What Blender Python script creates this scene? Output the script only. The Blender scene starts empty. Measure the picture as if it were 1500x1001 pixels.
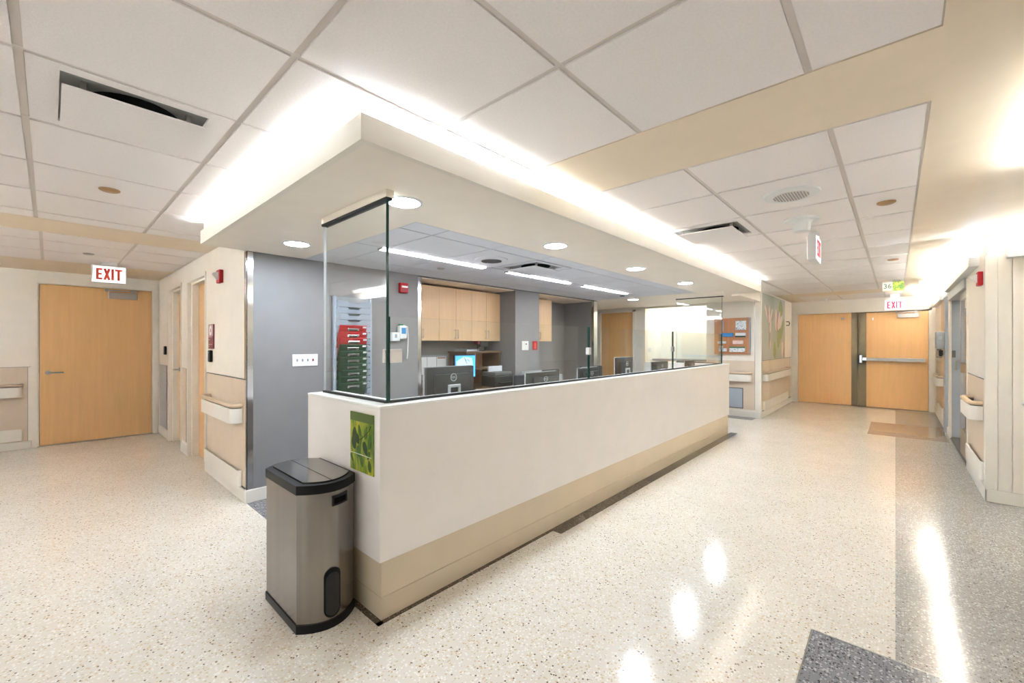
import bpy, bmesh, math, random
from mathutils import Vector, Matrix
random.seed(7)
R = math.radians
scene = bpy.context.scene
COL = scene.collection

# ------------------------------------------------------------------ camera, world, exposure
cam_d = bpy.data.cameras.new('camera'); cam = bpy.data.objects.new('camera', cam_d); COL.objects.link(cam)
cam.location = (0, 0, 1.35); cam.rotation_euler = (R(90), 0, R(42.31))
cam_d.sensor_width = 36; cam_d.lens = 617/1500*36; cam_d.shift_y = 2.8/1500; cam_d.clip_start = .02
scene.camera = cam
world = bpy.data.worlds.new('world'); scene.world = world; world.use_nodes = True
WORLD_STRENGTH = .3
bg = world.node_tree.nodes['Background']; bg.inputs[0].default_value = (.9, .97, 1, 1); bg.inputs[1].default_value = WORLD_STRENGTH
scene.view_settings.view_transform = 'Standard'; scene.view_settings.look = 'None'
scene.view_settings.exposure = 2.68; scene.view_settings.gamma = 1; scene.view_settings.use_curve_mapping = False
E_DOWN, E_STRIP, E_COVE, E_VAL, E_NEAR, E_BACK, E_NOOK = 40, 7.5, 10.5, 152, 11, 28, 1.5

# ------------------------------------------------------------------ materials
def lin(c):
    return tuple(((v/255)/12.92 if v/255 <= .04045 else ((v/255+.055)/1.055)**2.4) for v in c) + (1,)
M = {}
def base_mat(name):
    m = bpy.data.materials.new(name); m.use_nodes = True; M[name] = m
    nt = m.node_tree; return m, nt, nt.nodes, nt.links, nt.nodes['Principled BSDF']
def coords(nt, scale=(1, 1, 1)):
    tc = nt.nodes.new('ShaderNodeTexCoord'); mp = nt.nodes.new('ShaderNodeMapping')
    mp.inputs['Scale'].default_value = scale; nt.links.new(tc.outputs['Object'], mp.inputs['Vector']); return mp.outputs['Vector']
def pm(name, rgb, rough=.5, metal=0, var=.04, scale=6, stretch=(1, 1, 1), bump=0, bscale=200, spec=.5, coat=0):
    m, nt, N, L, b = base_mat(name)
    v = coords(nt, stretch)
    no = N.new('ShaderNodeTexNoise'); no.inputs['Scale'].default_value = scale; no.inputs['Detail'].default_value = 4
    L.new(v, no.inputs['Vector'])
    r = N.new('ShaderNodeValToRGB'); c = lin(rgb)
    r.color_ramp.elements[0].position = .3; r.color_ramp.elements[1].position = .7
    r.color_ramp.elements[0].color = tuple(x*(1-var) for x in c[:3])+(1,)
    r.color_ramp.elements[1].color = tuple(min(1, x*(1+var)) for x in c[:3])+(1,)
    L.new(no.outputs['Fac'], r.inputs['Fac']); L.new(r.outputs['Color'], b.inputs['Base Color'])
    b.inputs['Roughness'].default_value = rough; b.inputs['Metallic'].default_value = metal
    b.inputs['Specular IOR Level'].default_value = spec; b.inputs['Coat Weight'].default_value = coat
    if bump:
        n2 = N.new('ShaderNodeTexNoise'); n2.inputs['Scale'].default_value = bscale; L.new(v, n2.inputs['Vector'])
        bp = N.new('ShaderNodeBump'); bp.inputs['Strength'].default_value = bump; bp.inputs['Distance'].default_value = .002
        L.new(n2.outputs['Fac'], bp.inputs['Height']); L.new(bp.outputs['Normal'], b.inputs['Normal'])
    return m
def emit(name, rgb, strength):
    m, nt, N, L, b = base_mat(name)
    b.inputs['Base Color'].default_value = lin(rgb)
    b.inputs['Emission Color'].default_value = lin(rgb); b.inputs['Emission Strength'].default_value = strength
    return m
def wood(name, rgb, stretch=(26, 26, 1.6), var=.1, rough=.38):
    m, nt, N, L, b = base_mat(name)
    v = coords(nt, stretch)
    no = N.new('ShaderNodeTexNoise'); no.inputs['Scale'].default_value = 1; no.inputs['Detail'].default_value = 8; no.inputs['Distortion'].default_value = .6
    L.new(v, no.inputs['Vector'])
    r = N.new('ShaderNodeValToRGB'); c = lin(rgb)
    r.color_ramp.elements[0].position = .25; r.color_ramp.elements[1].position = .75
    r.color_ramp.elements[0].color = (c[0]*(1-var), c[1]*(1-var*1.2), c[2]*(1-var*1.4), 1)
    r.color_ramp.elements[1].color = (c[0]*(1+var), c[1]*(1+var), c[2]*(1+var), 1)
    L.new(no.outputs['Fac'], r.inputs['Fac']); L.new(r.outputs['Color'], b.inputs['Base Color'])
    b.inputs['Roughness'].default_value = rough
    return m
def terrazzo(name, base, light, tan, dark, dark_amt, rough):
    m, nt, N, L, b = base_mat(name)
    v = coords(nt)
    def math_(op, a, bb):
        n = N.new('ShaderNodeMath'); n.operation = op
        for i, x in enumerate((a, bb)):
            if isinstance(x, (int, float)): n.inputs[i].default_value = x
            else: L.new(x, n.inputs[i])
        return n.outputs[0]
    def vor(scale):
        n = N.new('ShaderNodeTexVoronoi'); n.inputs['Scale'].default_value = scale; L.new(v, n.inputs['Vector'])
        s = N.new('ShaderNodeSeparateColor'); L.new(n.outputs['Color'], s.inputs[0]); return n.outputs['Distance'], s.outputs
    def mix(f, a, bb):
        n = N.new('ShaderNodeMix'); n.data_type = 'RGBA'; L.new(f, n.inputs[0])
        for i, x in ((6, a), (7, bb)):
            if isinstance(x, tuple): n.inputs[i].default_value = x
            else: L.new(x, n.inputs[i])
        return n.outputs[2]
    no = N.new('ShaderNodeTexNoise'); no.inputs['Scale'].default_value = 2.2; no.inputs['Detail'].default_value = 5; L.new(v, no.inputs['Vector'])
    bl = lin(base)
    rp = N.new('ShaderNodeValToRGB'); rp.color_ramp.elements[0].position = .3; rp.color_ramp.elements[1].position = .7
    rp.color_ramp.elements[0].color = tuple(x*.95 for x in bl[:3])+(1,); rp.color_ramp.elements[1].color = tuple(x*1.04 for x in bl[:3])+(1,)
    L.new(no.outputs['Fac'], rp.inputs['Fac'])
    d1, c1 = vor(85)
    chip = math_('MULTIPLY', math_('LESS_THAN', d1, .42), math_('GREATER_THAN', c1[1], .35))
    cr = N.new('ShaderNodeValToRGB'); cr.color_ramp.interpolation = 'CONSTANT'
    cr.color_ramp.elements[0].color = lin(light); cr.color_ramp.elements[1].position = .62; cr.color_ramp.elements[1].color = lin(tan)
    L.new(c1[0], cr.inputs['Fac'])
    col = mix(chip, rp.outputs['Color'], cr.outputs['Color'])
    d2, c2 = vor(60)
    chip2 = math_('MULTIPLY', math_('LESS_THAN', d2, .24), math_('GREATER_THAN', c2[2], 1-dark_amt))
    col = mix(chip2, col, lin(dark))
    d3, c3 = vor(140)
    chip3 = math_('MULTIPLY', math_('LESS_THAN', d3, .3), math_('GREATER_THAN', c3[0], 1-dark_amt*.8))
    col = mix(chip3, col, tuple(x*1.6 for x in lin(dark)[:3])+(1,))
    L.new(col, b.inputs['Base Color']); b.inputs['Roughness'].default_value = rough
    b.inputs['Specular IOR Level'].default_value = .5
    return m
def print_mat(name, stops, scale, stretch=(1, 1, 1), rough=.35, distort=1.0):
    m, nt, N, L, b = base_mat(name)
    v = coords(nt, stretch)
    no = N.new('ShaderNodeTexNoise'); no.inputs['Scale'].default_value = scale; no.inputs['Detail'].default_value = 3; no.inputs['Distortion'].default_value = distort
    L.new(v, no.inputs['Vector'])
    r = N.new('ShaderNodeValToRGB')
    while len(r.color_ramp.elements) < len(stops): r.color_ramp.elements.new(.5)
    for e, (p, c) in zip(r.color_ramp.elements, stops): e.position = p; e.color = lin(c)
    L.new(no.outputs['Fac'], r.inputs['Fac']); L.new(r.outputs['Color'], b.inputs['Base Color']); b.inputs['Roughness'].default_value = rough
    return m
def glass(name, tint=(.975, .992, .985), refl=1.0):
    m = bpy.data.materials.new(name); m.use_nodes = True; M[name] = m; nt = m.node_tree; N = nt.nodes; L = nt.links
    N.remove(N['Principled BSDF'])
    t = N.new('ShaderNodeBsdfTransparent'); t.inputs[0].default_value = tint+(1,)
    g = N.new('ShaderNodeBsdfGlossy'); g.inputs['Roughness'].default_value = .0; g.inputs['Color'].default_value = (refl, refl, refl, 1)
    lw = N.new('ShaderNodeLayerWeight'); lw.inputs[0].default_value = .5
    pw = N.new('ShaderNodeMath'); pw.operation = 'POWER'; pw.inputs[1].default_value = 5; L.new(lw.outputs['Facing'], pw.inputs[0])
    f = N.new('ShaderNodeMath'); f.operation = 'MULTIPLY_ADD'; f.inputs[1].default_value = .95; f.inputs[2].default_value = .03; L.new(pw.outputs[0], f.inputs[0])
    mx = N.new('ShaderNodeMixShader'); L.new(f.outputs[0], mx.inputs[0]); L.new(t.outputs[0], mx.inputs[1]); L.new(g.outputs[0], mx.inputs[2])
    L.new(mx.outputs[0], N['Material Output'].inputs[0]); return m

pm('cream_paint', (236, 227, 214), .55, var=.02, bump=.05)
pm('tan_paint', (234, 216, 192), .6, var=.02, bump=.05)
pm('soffit_paint', (239, 228, 212), .55, var=.02)
pm('fascia_paint', (232, 224, 210), .55, var=.02)
pm('wainscot', (218, 198, 175), .5, var=.03)
pm('trim_white', (232, 225, 213), .45, var=.02)
pm('grey_paint', (130, 127, 127), .55, var=.03)
pm('grey_paint_warm', (133, 128, 124), .55, var=.03)
pm('tile', (240, 232, 228), .85, var=.03, scale=120, bump=.3, bscale=260)
pm('station_tile', (216, 216, 219), .85, var=.03, scale=120, bump=.3, bscale=260)
pm('grid_metal', (216, 206, 197), .5, var=.02)
pm('grid_dark', (150, 148, 148), .6, var=.02)
pm('laminate', (239, 232, 226), .42, var=.015)
pm('toe_laminate', (213, 195, 168), .42, var=.03, scale=3)
pm('solid_surface', (240, 237, 231), .3, var=.01)
wood('maple', (226, 178, 120), var=.05)
wood('maple_light', (214, 178, 136), var=.06)
wood('rail_wood', (212, 186, 154), stretch=(3, 3, 3), var=.05)
wood('brown_wood', (176, 118, 74), stretch=(30, 30, 2), var=.12)
wood('walnut', (104, 78, 52), stretch=(4, 2, 20), var=.2)
pm('steel', (136, 130, 123), .24, metal=1, var=.12, scale=1, stretch=(11, 11, .05))
pm('lid_steel', (120, 117, 112), .16, metal=1, var=.02)
pm('chrome', (205, 205, 205), .12, metal=1, var=.02)
pm('satin_metal', (175, 172, 168), .3, metal=1, var=.03)
pm('closer_metal', (178, 170, 165), .4, metal=.6, var=.03)
pm('black_plastic', (12, 12, 12), .4, var=.1, spec=.22)
pm('dark_plastic', (40, 39, 37), .4, var=.05, spec=.3)
pm('silver_plastic', (176, 176, 176), .35, var=.03)
pm('white_plastic', (222, 221, 219), .4, var=.01)
pm('grey_plastic', (150, 154, 158), .4, var=.02)
pm('rack_plastic', (160, 170, 182), .35, var=.02)
pm('red_plastic', (168, 26, 32), .45, var=.04, spec=.3)
pm('maroon', (128, 34, 42), .4, var=.03)
pm('rose', (196, 150, 150), .4, var=.03)
pm('green_plastic', (14, 62, 42), .45, var=.05, spec=.25)
pm('olive_strip', (106, 92, 66), .45, var=.03)
pm('door_grey', (168, 175, 184), .4, var=.02)
pm('black_rubber', (28, 28, 30), .6, var=.1)
pm('paper', (238, 238, 236), .7, var=.02)
pm('paper_grey', (206, 210, 216), .7, var=.04, scale=40)
pm('exit_red', (226, 66, 46), .5, var=.01)
pm('exit_pink', (214, 44, 84), .5, var=.01)
pm('dark_void', (6, 6, 6), .9, var=.1, spec=.1)
pm('gunmetal', (96, 95, 92), .5, var=.04)
pm('plenum', (150, 149, 144), .5, var=.04)
pm('brass_cap', (168, 136, 96), .4, metal=.7, var=.03)
pm('glass_edge', (16, 62, 52), .15, var=.2, scale=3)
pm('chair_brown', (92, 68, 50), .6, var=.1, scale=60)
pm('mesh_black', (36, 36, 38), .7, var=.2, scale=80)
pm('blue_print', (54, 132, 190), .5, var=.1)
pm('green_print', (34, 110, 66), .5, var=.08)
pm('text_green', (74, 96, 52), .5, var=.02)
pm('leaf_dark', (34, 66, 22), .4, var=.3, scale=30)
pm('leaf_mid', (62, 102, 28), .4, var=.3, scale=30)
pm('band_green', (82, 104, 40), .4, var=.04)
pm('twig', (46, 52, 24), .5, var=.1)
pm('petal', (222, 196, 186), .5, var=.08, scale=14)
pm('petal_shadow', (170, 142, 124), .5, var=.1, scale=14)
pm('stem_olive', (142, 146, 84), .5, var=.1, scale=12)
pm('room_wall', (244, 244, 238), .6, var=.01)
terrazzo('terrazzo_beige', (220, 211, 197), (234, 229, 220), (206, 184, 152), (116, 98, 80), .065, .13)
terrazzo('terrazzo_grey', (168, 162, 154), (204, 200, 193), (146, 140, 130), (44, 42, 40), .45, .13)
terrazzo('terrazzo_slate', (128, 127, 129), (176, 174, 172), (88, 86, 86), (30, 30, 30), .35, .16)
terrazzo('terrazzo_brown', (150, 131, 116), (172, 156, 140), (128, 108, 92), (70, 56, 46), .3, .14)
terrazzo('terrazzo_dark', (96, 84, 70), (140, 126, 108), (70, 60, 50), (28, 24, 22), .3, .16)
print_mat('leaf_photo', [(0, (40, 74, 18)), (.38, (84, 118, 26)), (.5, (140, 156, 36)), (.62, (186, 180, 44)), (1, (206, 206, 110))], 20, (1, 1, .4))
print_mat('leaf_small', [(0, (30, 56, 20)), (.42, (66, 96, 34)), (.5, (120, 150, 40)), (.6, (190, 196, 70)), (1, (220, 220, 150))], 26)
print_mat('mural_photo', [(0, (122, 126, 92)), (.4, (140, 146, 122)), (.6, (166, 170, 164)), (1, (172, 174, 172))], 1.0, (1, 1, .5), distort=.3)
print_mat('chart_photo', [(0, (60, 80, 70)), (.45, (220, 224, 224)), (.55, (236, 238, 236)), (.62, (70, 110, 140)), (1, (230, 232, 230))], 30)
emit('lamp_down', (222, 238, 255), E_DOWN); emit('lamp_strip', (250, 250, 255), E_STRIP)
emit('lamp_cove', (222, 238, 255), E_COVE); emit('lamp_val', (222, 238, 255), E_VAL); emit('lamp_back', (222, 238, 255), E_BACK); emit('lamp_near', (222, 238, 255), E_NEAR); emit('lamp_nook', (255, 252, 240), E_NOOK)
emit('exit_face', (255, 250, 246), .2); emit('screen_blue', (50, 140, 232), .28); emit('screen_pale', (150, 204, 250), .26)
glass('glass'); glass('door_glass', (.8, .84, .86))

# ------------------------------------------------------------------ mesh helpers
class MB:
    def __init__(s): s.bm = bmesh.new()
    def box(s, x0, x1, y0, y1, z0, z1, bevel=0, seg=2):
        vs = [s.bm.verts.new((x, y, z)) for z in (z0, z1) for y in (y0, y1) for x in (x0, x1)]
        fs = [s.bm.faces.new([vs[i] for i in q]) for q in ((0, 2, 3, 1), (4, 5, 7, 6), (0, 1, 5, 4), (2, 6, 7, 3), (0, 4, 6, 2), (1, 3, 7, 5))]
        if bevel:
            es = {e for f in fs for e in f.edges}
            bmesh.ops.bevel(s.bm, geom=list(es), offset=bevel, segments=seg, affect='EDGES', profile=.5)
        return s
    def poly(s, pts, d):                      # flat polygon extruded by vector d
        d = Vector(d); a = [s.bm.verts.new(p) for p in pts]; b = [s.bm.verts.new(Vector(p)+d) for p in pts]
        n = len(pts); s.bm.faces.new(a[::-1]); s.bm.faces.new(b)
        for i in range(n): s.bm.faces.new([a[i], a[(i+1) % n], b[(i+1) % n], b[i]])
        return s
    def lathe(s, prof, c=(0, 0, 0), n=32, axis='z'):   # prof: (r, h)
        rings = []
        for r, h in prof:
            ring = []
            for k in range(n):
                a = 2*math.pi*k/n; p = (r*math.cos(a), r*math.sin(a), h)
                if axis == 'x': p = (p[2], p[0], p[1])
                if axis == 'y': p = (p[0], p[2], p[1])
                ring.append(s.bm.verts.new(Vector(p)+Vector(c)))
            rings.append(ring)
        for a, b in zip(rings, rings[1:]):
            for k in range(n): s.bm.faces.new([a[k], a[(k+1) % n], b[(k+1) % n], b[k]])
        s.bm.faces.new(rings[0][::-1]); s.bm.faces.new(rings[-1]); return s
    def sweep(s, path, sec, closed_path=False):        # path of 2D points, section (n, z) closed
        P = [Vector(p) for p in path]; n = len(P); rings = []
        for i in range(n):
            t0 = (P[i]-P[i-1]).normalized() if i > 0 or closed_path else None
            t1 = (P[(i+1) % n]-P[i]).normalized() if i < n-1 or closed_path else None
            if t0 is None: t0 = t1
            if t1 is None: t1 = t0
            n0 = Vector((-t0.y, t0.x)); n1 = Vector((-t1.y, t1.x)); m = (n0+n1); m = m/max(.2, m.dot(n0))
            rings.append([s.bm.verts.new((P[i].x+m.x*o, P[i].y+m.y*o, z)) for o, z in sec])
        k = len(sec)
        for i in range(n-1 if not closed_path else n):
            a = rings[i]; b = rings[(i+1) % n]
            for j in range(k): s.bm.faces.new([a[j], a[(j+1) % k], b[(j+1) % k], b[j]])
        if not closed_path: s.bm.faces.new(rings[0]); s.bm.faces.new(rings[-1][::-1])
        return s
    def tube(s, pts, r, n=8):
        P = [Vector(p) for p in pts]; rings = []
        for i, p in enumerate(P):
            t = (P[min(i+1, len(P)-1)]-P[max(i-1, 0)]).normalized()
            u = t.orthogonal().normalized() if i == 0 else (u-t*u.dot(t)).normalized()
            w = t.cross(u); rings.append([s.bm.verts.new(p+(u*math.cos(2*math.pi*k/n)+w*math.sin(2*math.pi*k/n))*r) for k in range(n)])
        for a, b in zip(rings, rings[1:]):
            for k in range(n): s.bm.faces.new([a[k], a[(k+1) % n], b[(k+1) % n], b[k]])
        s.bm.faces.new(rings[0][::-1]); s.bm.faces.new(rings[-1]); return s
    def xf(s, mat): bmesh.ops.transform(s.bm, matrix=mat, verts=s.bm.verts[:]); return s
    def mesh(s, name, org=(0, 0, 0), smooth=False):
        bmesh.ops.recalc_face_normals(s.bm, faces=s.bm.faces[:])
        o = Vector(org)
        for v in s.bm.verts: v.co -= o
        me = bpy.data.meshes.new(name); s.bm.to_mesh(me); s.bm.free()
        if smooth:
            for p in me.polygons: p.use_smooth = True
            me.set_sharp_from_angle(angle=R(40))
        return me
def box(*a, **k): return MB().box(*a, **k)
ORG = {}
def link(name, me, mat, parent=None, loc=(0, 0, 0)):
    o = bpy.data.objects.new(name, me); COL.objects.link(o)
    if me is not None and mat: me.materials.clear(); me.materials.append(M[mat])
    o.location = loc
    if parent: o.parent = parent
    return o
def tag(o, label=None, cat=None, group=None, kind=None):
    for k, v in (('label', label), ('category', cat), ('group', group), ('kind', kind)):
        if v: o[k] = v
    return o
def thing(name, loc, label, cat, group=None, rz=0):
    o = link(name, None, None, None, loc); o.rotation_euler.z = rz; ORG[o] = Vector(loc); return tag(o, label, cat, group)
def org(p): return ORG.get(p, Vector((0, 0, 0)))
def part(name, mb, mat, parent, label=None, smooth=False):        # mb in world coordinates
    o = link(name, mb.mesh(name, org(parent), smooth), mat, parent); ORG[o] = org(parent)
    if label: o['label'] = label
    return o
def lpart(name, mb, mat, parent, label=None, smooth=False):       # mb in the thing's own coordinates
    o = link(name, mb.mesh(name, (0, 0, 0), smooth), mat, parent)
    if label: o['label'] = label
    return o
def single(name, mb, mat, loc, label, cat, group=None, smooth=False):
    o = link(name, mb.mesh(name, loc, smooth), mat, None, loc); ORG[o] = Vector(loc); return tag(o, label, cat, group)
def struct(name, mb, mat, smooth=False):
    o = link(name, mb.mesh(name, (0, 0, 0), smooth), mat); return tag(o, kind='structure')
def struct_root(name):
    return tag(link(name, None, None), kind='structure')
def copy_tree(o, parent=None):
    c = o.copy(); COL.objects.link(c); c.parent = parent
    for ch in [x for x in bpy.data.objects if x.parent == o]: copy_tree(ch, c)
    return c
def place(root, loc, rz, label=None, group=None):
    root.location = loc; root.rotation_euler.z = rz
    if label: root['label'] = label
    if group: root['group'] = group
    return root
def text_mb(body, size, depth=.002):
    cu = bpy.data.curves.new('t', 'FONT'); cu.body = body; cu.size = size; cu.extrude = depth/2; cu.align_x = 'CENTER'; cu.align_y = 'CENTER'
    cu.resolution_u = 3
    ob = bpy.data.objects.new('t', cu); COL.objects.link(ob)
    bpy.context.view_layer.update()
    me = bpy.data.meshes.new_from_object(ob.evaluated_get(bpy.context.evaluated_depsgraph_get()))
    bpy.data.objects.remove(ob); mb = MB(); mb.bm.from_mesh(me); bpy.data.meshes.remove(me); return mb
def frame_mat(o, ux, uy):                     # matrix taking x->ux, y->uy (text plane) at origin o
    ux = Vector(ux); uy = Vector(uy); uz = ux.cross(uy)
    return Matrix(((ux.x, uy.x, uz.x, o[0]), (ux.y, uy.y, uz.y, o[1]), (ux.z, uy.z, uz.z, o[2]), (0, 0, 0, 1)))

ZC, ZS = 2.30, 2.13        # corridor ceiling, soffit underside
XL, YB, XG, YE, XM, YF, XR, YA = -8.24, 1.12, -4.05, 8.6, -1.79, 11.65, .58, 5.4

# ------------------------------------------------------------------ floor
floor = struct('floor', box(-9, 3, -3.2, 12.6, -.06, 0), 'terrazzo_beige')
def inlay(x0, x1, y0, y1, mat, z=.001): part('terrazzo_inlay', box(x0, x1, y0, y1, -.002, z), mat, floor)
inlay(0, 3, 2.42, 8.22, 'terrazzo_grey'); inlay(0, XR, 9.53, YF-.25, 'terrazzo_grey'); inlay(.545, 2.6, 8.22, 9.53, 'terrazzo_grey')
inlay(-.29, 3, -3.2, 2.42, 'terrazzo_slate')
inlay(-.31, .545, 8.22, 9.53, 'terrazzo_brown')
inlay(-1.85, -1.75, 2.44, 6.95, 'terrazzo_dark'); inlay(-1.85, -1.822, 1.055, 2.44, 'terrazzo_dark'); inlay(-2.68, -1.822, 1.055, 1.09, 'terrazzo_dark')
inlay(-4.70, -2.68, 1.12, 6.8, 'terrazzo_slate'); inlay(-6.4, -1.86, 8.3, 8.6, 'terrazzo_slate')
for a in ((-.294, -.288, -3.2, 2.42), (-.294, 3, 2.417, 2.423)):
    part('divider_strip', box(*a, -.002, .0016), 'satin_metal', floor)

# ------------------------------------------------------------------ ceilings
ceil = struct('ceiling', box(-9, 3, -3.2, 12.6, 2.315, 2.4), 'tan_paint')
def band(x0, x1, y0, y1, mat='tan_paint'): part('gypsum_band', box(x0, x1, y0, y1, 2.299, 2.318), mat, ceil)
TILES = {}
def field(xs, ys, z, tmat, gmat, parent, skip=lambda x, y: False, gap=.012, drop=.006):
    for xa, xb in zip(xs, xs[1:]):
        for ya, yb in zip(ys, ys[1:]):
            if skip((xa+xb)/2, (ya+yb)/2): continue
            w, d = xb-xa-2*gap, yb-ya-2*gap
            key = (round(w, 3), round(d, 3), tmat)
            if key not in TILES:
                mb = MB(); e = .003
                mb.box(-w/2, w/2, -d/2, d/2, 0, .008); mb.box(-w/2-gap, w/2+gap, -d/2-gap, d/2+gap, .008, .016)
                TILES[key] = mb.mesh('ceiling_tile'); TILES[key].materials.append(M[tmat])
            o = bpy.data.objects.new('ceiling_tile', TILES[key]); COL.objects.link(o); o.location = ((xa+xb)/2, (ya+yb)/2, z); o.parent = parent
    for x in xs: part('grid_bar', box(x-gap+.001, x+gap-.001, ys[0], ys[-1], z+drop, z+.014), gmat, parent)
    for y in ys: part('grid_bar', box(xs[0], xs[-1], y-gap+.001, y+gap-.001, z+drop+.0005, z+.0145), gmat, parent)
P = .6165
xs1 = [-4.79]+[-.85-P*k for k in range(6, -1, -1)]+[-.225, .112]
ys1 = [-1.925, -1.306, -.687, -.068, .548, 1.176, 1.797]
DIFF1 = (-2.39, .24)
field(xs1, ys1, ZC-.002, 'tile', 'grid_metal', ceil, lambda x, y: (x < -2.1 and y > 1.17) or (abs(x-DIFF1[0]) < .1 and abs(y-DIFF1[1]) < .1))
DIFF2 = (-1.16, 3.83)
ys2 = [2.32, 2.845]+[3.505+.645*k for k in range(0, 10)]+[9.70]
ys2 = [y for y in ys2 if y < 9.4]+[9.70]
field([-1.468, -.845, -.215, .105], ys2, ZC-.002, 'tile', 'grid_metal', ceil, lambda x, y: abs(x-DIFF2[0]) < .1 and abs(y-DIFF2[1]) < .2)
field([-1.79, -1.492], [7.3, 8.1, 8.9, 9.70], ZC-.002, 'tile', 'grid_metal', ceil)
field([-1.5, -.84, -.155, .11], [10.36, 11.0, YF-.02], ZC-.002, 'tile', 'grid_metal', ceil)
field([-7.15, -6.4, -5.78, -5.35], [-1.9, -1.29, -.67, -.05, .56, YB], ZC-.002, 'tile', 'grid_metal', ceil)
field([.70, 1.31, 1.92], [3.95, 4.56, 5.17, YA-.01], ZC-.002, 'tile', 'grid_metal', ceil)
band(-5.35, -4.79, -3.2, YB+.02); band(-9, -7.15, -3.2, 1.3); band(.105, .70, -3.2, YF)
band(-1.6, .105, 1.797, 2.32); band(-1.79, .105, 9.70, 10.36); band(-1.79, -1.5, 10.36, YF); band(-9, 3, -3.2, -1.925)
band(.70, 3, -3.2, 3.95, 'soffit_paint'); band(1.92, 3, 3.95, 5.5, 'soffit_paint')

# soffit with light cove over the counter
sof = struct_root('ceiling_soffit')
X0, Y0, XE = -1.505, .80, -4.035
XT, YT0, YT1 = -2.275, 1.583, 6.69
part('underside_panel', box(XT, X0, Y0, 7.262, ZS, ZS+.025), 'soffit_paint', sof)
part('underside_panel', box(XE, XT, Y0, YT0, ZS, ZS+.025), 'soffit_paint', sof)
part('underside_panel', box(-6.6, XT, YT1, 7.262, ZS, ZS+.025), 'soffit_paint', sof)
part('underside_panel', box(-6.6, XM-.02, 7.262, YE, ZS, ZS+.025), 'soffit_paint', sof)
part('fascia', box(X0-.03, X0+.001, Y0+.03, 7.264, ZS-.0005, 2.232), 'fascia_paint', sof)
part('fascia', box(XE, X0+.001, Y0-.001, Y0+.03, ZS-.0005, 2.232), 'fascia_paint', sof)
part('fascia', box(XE-.002, XE+.03, Y0+.02, YB, ZS-.0005, 2.315), 'fascia_paint', sof)
part('fascia', box(-1.80, X0, 7.235, 7.265, ZS-.0005, 2.315), 'fascia_paint', sof)
part('cove_back', box(-1.86, -1.84, 1.13, 7.24, ZS+.02, 2.315), 'fascia_paint', sof)
part('cove_back', box(XE, -1.84, 1.13, 1.15, ZS+.02, 2.315), 'fascia_paint', sof)
part('header_beam', box(XM-.12, XM-.001, 7.25, YE, 2.10, 2.316), 'soffit_paint', sof)
xsS = [-4.05, -3.69, -3.085, -2.475, XT]; ysS = [YT0]+[1.862+.6*k for k in range(0, 9)]
ysS = [y for y in ysS if y < 6.6]+[YT1]
DIFF3 = (-2.78, 3.36)
stc = struct_root('ceiling_station')
field(xsS, ysS, ZS+.001, 'station_tile', 'grid_dark', stc, lambda x, y: abs(x-DIFF3[0]) < .1 and abs(y-DIFF3[1]) < .1, gap=.006, drop=.004)
part('edge_trim', box(-4.07, -4.04, 2.85, 6.66, ZS-.012, ZS+.02), 'gunmetal', stc)
part('alcove_panel', box(-4.72, -4.07, 2.8, 6.7, ZS-.02, ZS+.01), 'tan_paint', stc)
part('backing', box(-4.07, XT+.02, YT0-.02, YT1+.02, ZS+.018, ZS+.04), 'grid_dark', stc)

def cove(name, b, label, mat):
    o = single(name, box(*b), mat, ((b[0]+b[1])/2, (b[2]+b[3])/2, b[4]), label, 'light'); return o
cove('cove_light_strip', (-1.72, -1.67, .98, 7.20, ZS+.026, ZS+.046), 'long white light strip hidden in the cove above the counter front', 'lamp_cove')
cove('cove_light_strip', (-4.00, -1.74, .96, 1.01, ZS+.026, ZS+.046), 'white light strip hidden in the cove above the counter end', 'lamp_cove')

# ------------------------------------------------------------------ walls
H = 2.312
wl = struct('wall_left', box(XL-.2, XL, -3.2, -.15, 0, H).box(XL-.2, XL, 1.10, 1.6, 0, H).box(XL-.2, XL, -.15, 1.10, 2.19, H), 'cream_paint')
DOA, DOB = (-7.46, -6.62), (-6.30, -5.40)
wc = struct('wall_corridor', box(XL, DOA[0], YB, 1.5, 0, H).box(DOA[1], DOB[0], YB, 1.5, 0, H).box(DOB[1], -4.055, YB, 1.5, 0, H)
            .box(DOA[0], DOA[1], YB, 1.5, 2.10, H).box(DOB[0], DOB[1], YB, 1.5, 2.10, H), 'cream_paint')
wg = struct('wall_grey', box(-4.25, XG, YB+.006, 2.89, 0, 2.2), 'grey_paint')
wa = struct('wall_alcove', box(-4.9, -4.7, 2.69, 6.75, 0, 2.3).box(-4.7, -4.25, 2.69, 2.89, 0, 2.2), 'grey_paint_warm')
wcol = struct('wall_column', box(-4.71, XG, 4.52, 5.07, 0, 2.2), 'grey_paint')
wend = struct('wall_station_end', box(-6.6, XG, 6.65, 6.77, 0, 2.2), 'grey_paint_warm')
wcc = struct('wall_cross_corridor', box(-6.7, -6.58, 6.7, 8.7, 0, 2.3), 'cream_paint')
DE = (-5.05, -4.25); NK = (-3.97, -2.715)
we = struct('wall_end', box(-6.6, DE[0]-.05, YE, YE+.14, 0, H).box(DE[1]+.05, NK[0], YE, YE+.14, 0, H).box(NK[1], XM, YE, YE+.14, 0, H)
            .box(DE[0]-.05, DE[1]+.05, YE, YE+.14, 2.09, H).box(NK[0], NK[1], YE, YE+.14, 2.095, H), 'cream_paint')
wm = struct('wall_mural', box(XM-.14, XM, YE+.001, YF+.2, 0, H), 'cream_paint')
FD = (-1.664, .481)
wf = struct('wall_far', box(XM, FD[0]-.05, YF, YF+.2, 0, H).box(FD[1]+.05, 1.0, YF, YF+.2, 0, H).box(FD[0]-.05, FD[1]+.05, YF, YF+.2, 2.03, H), 'cream_paint')
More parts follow.
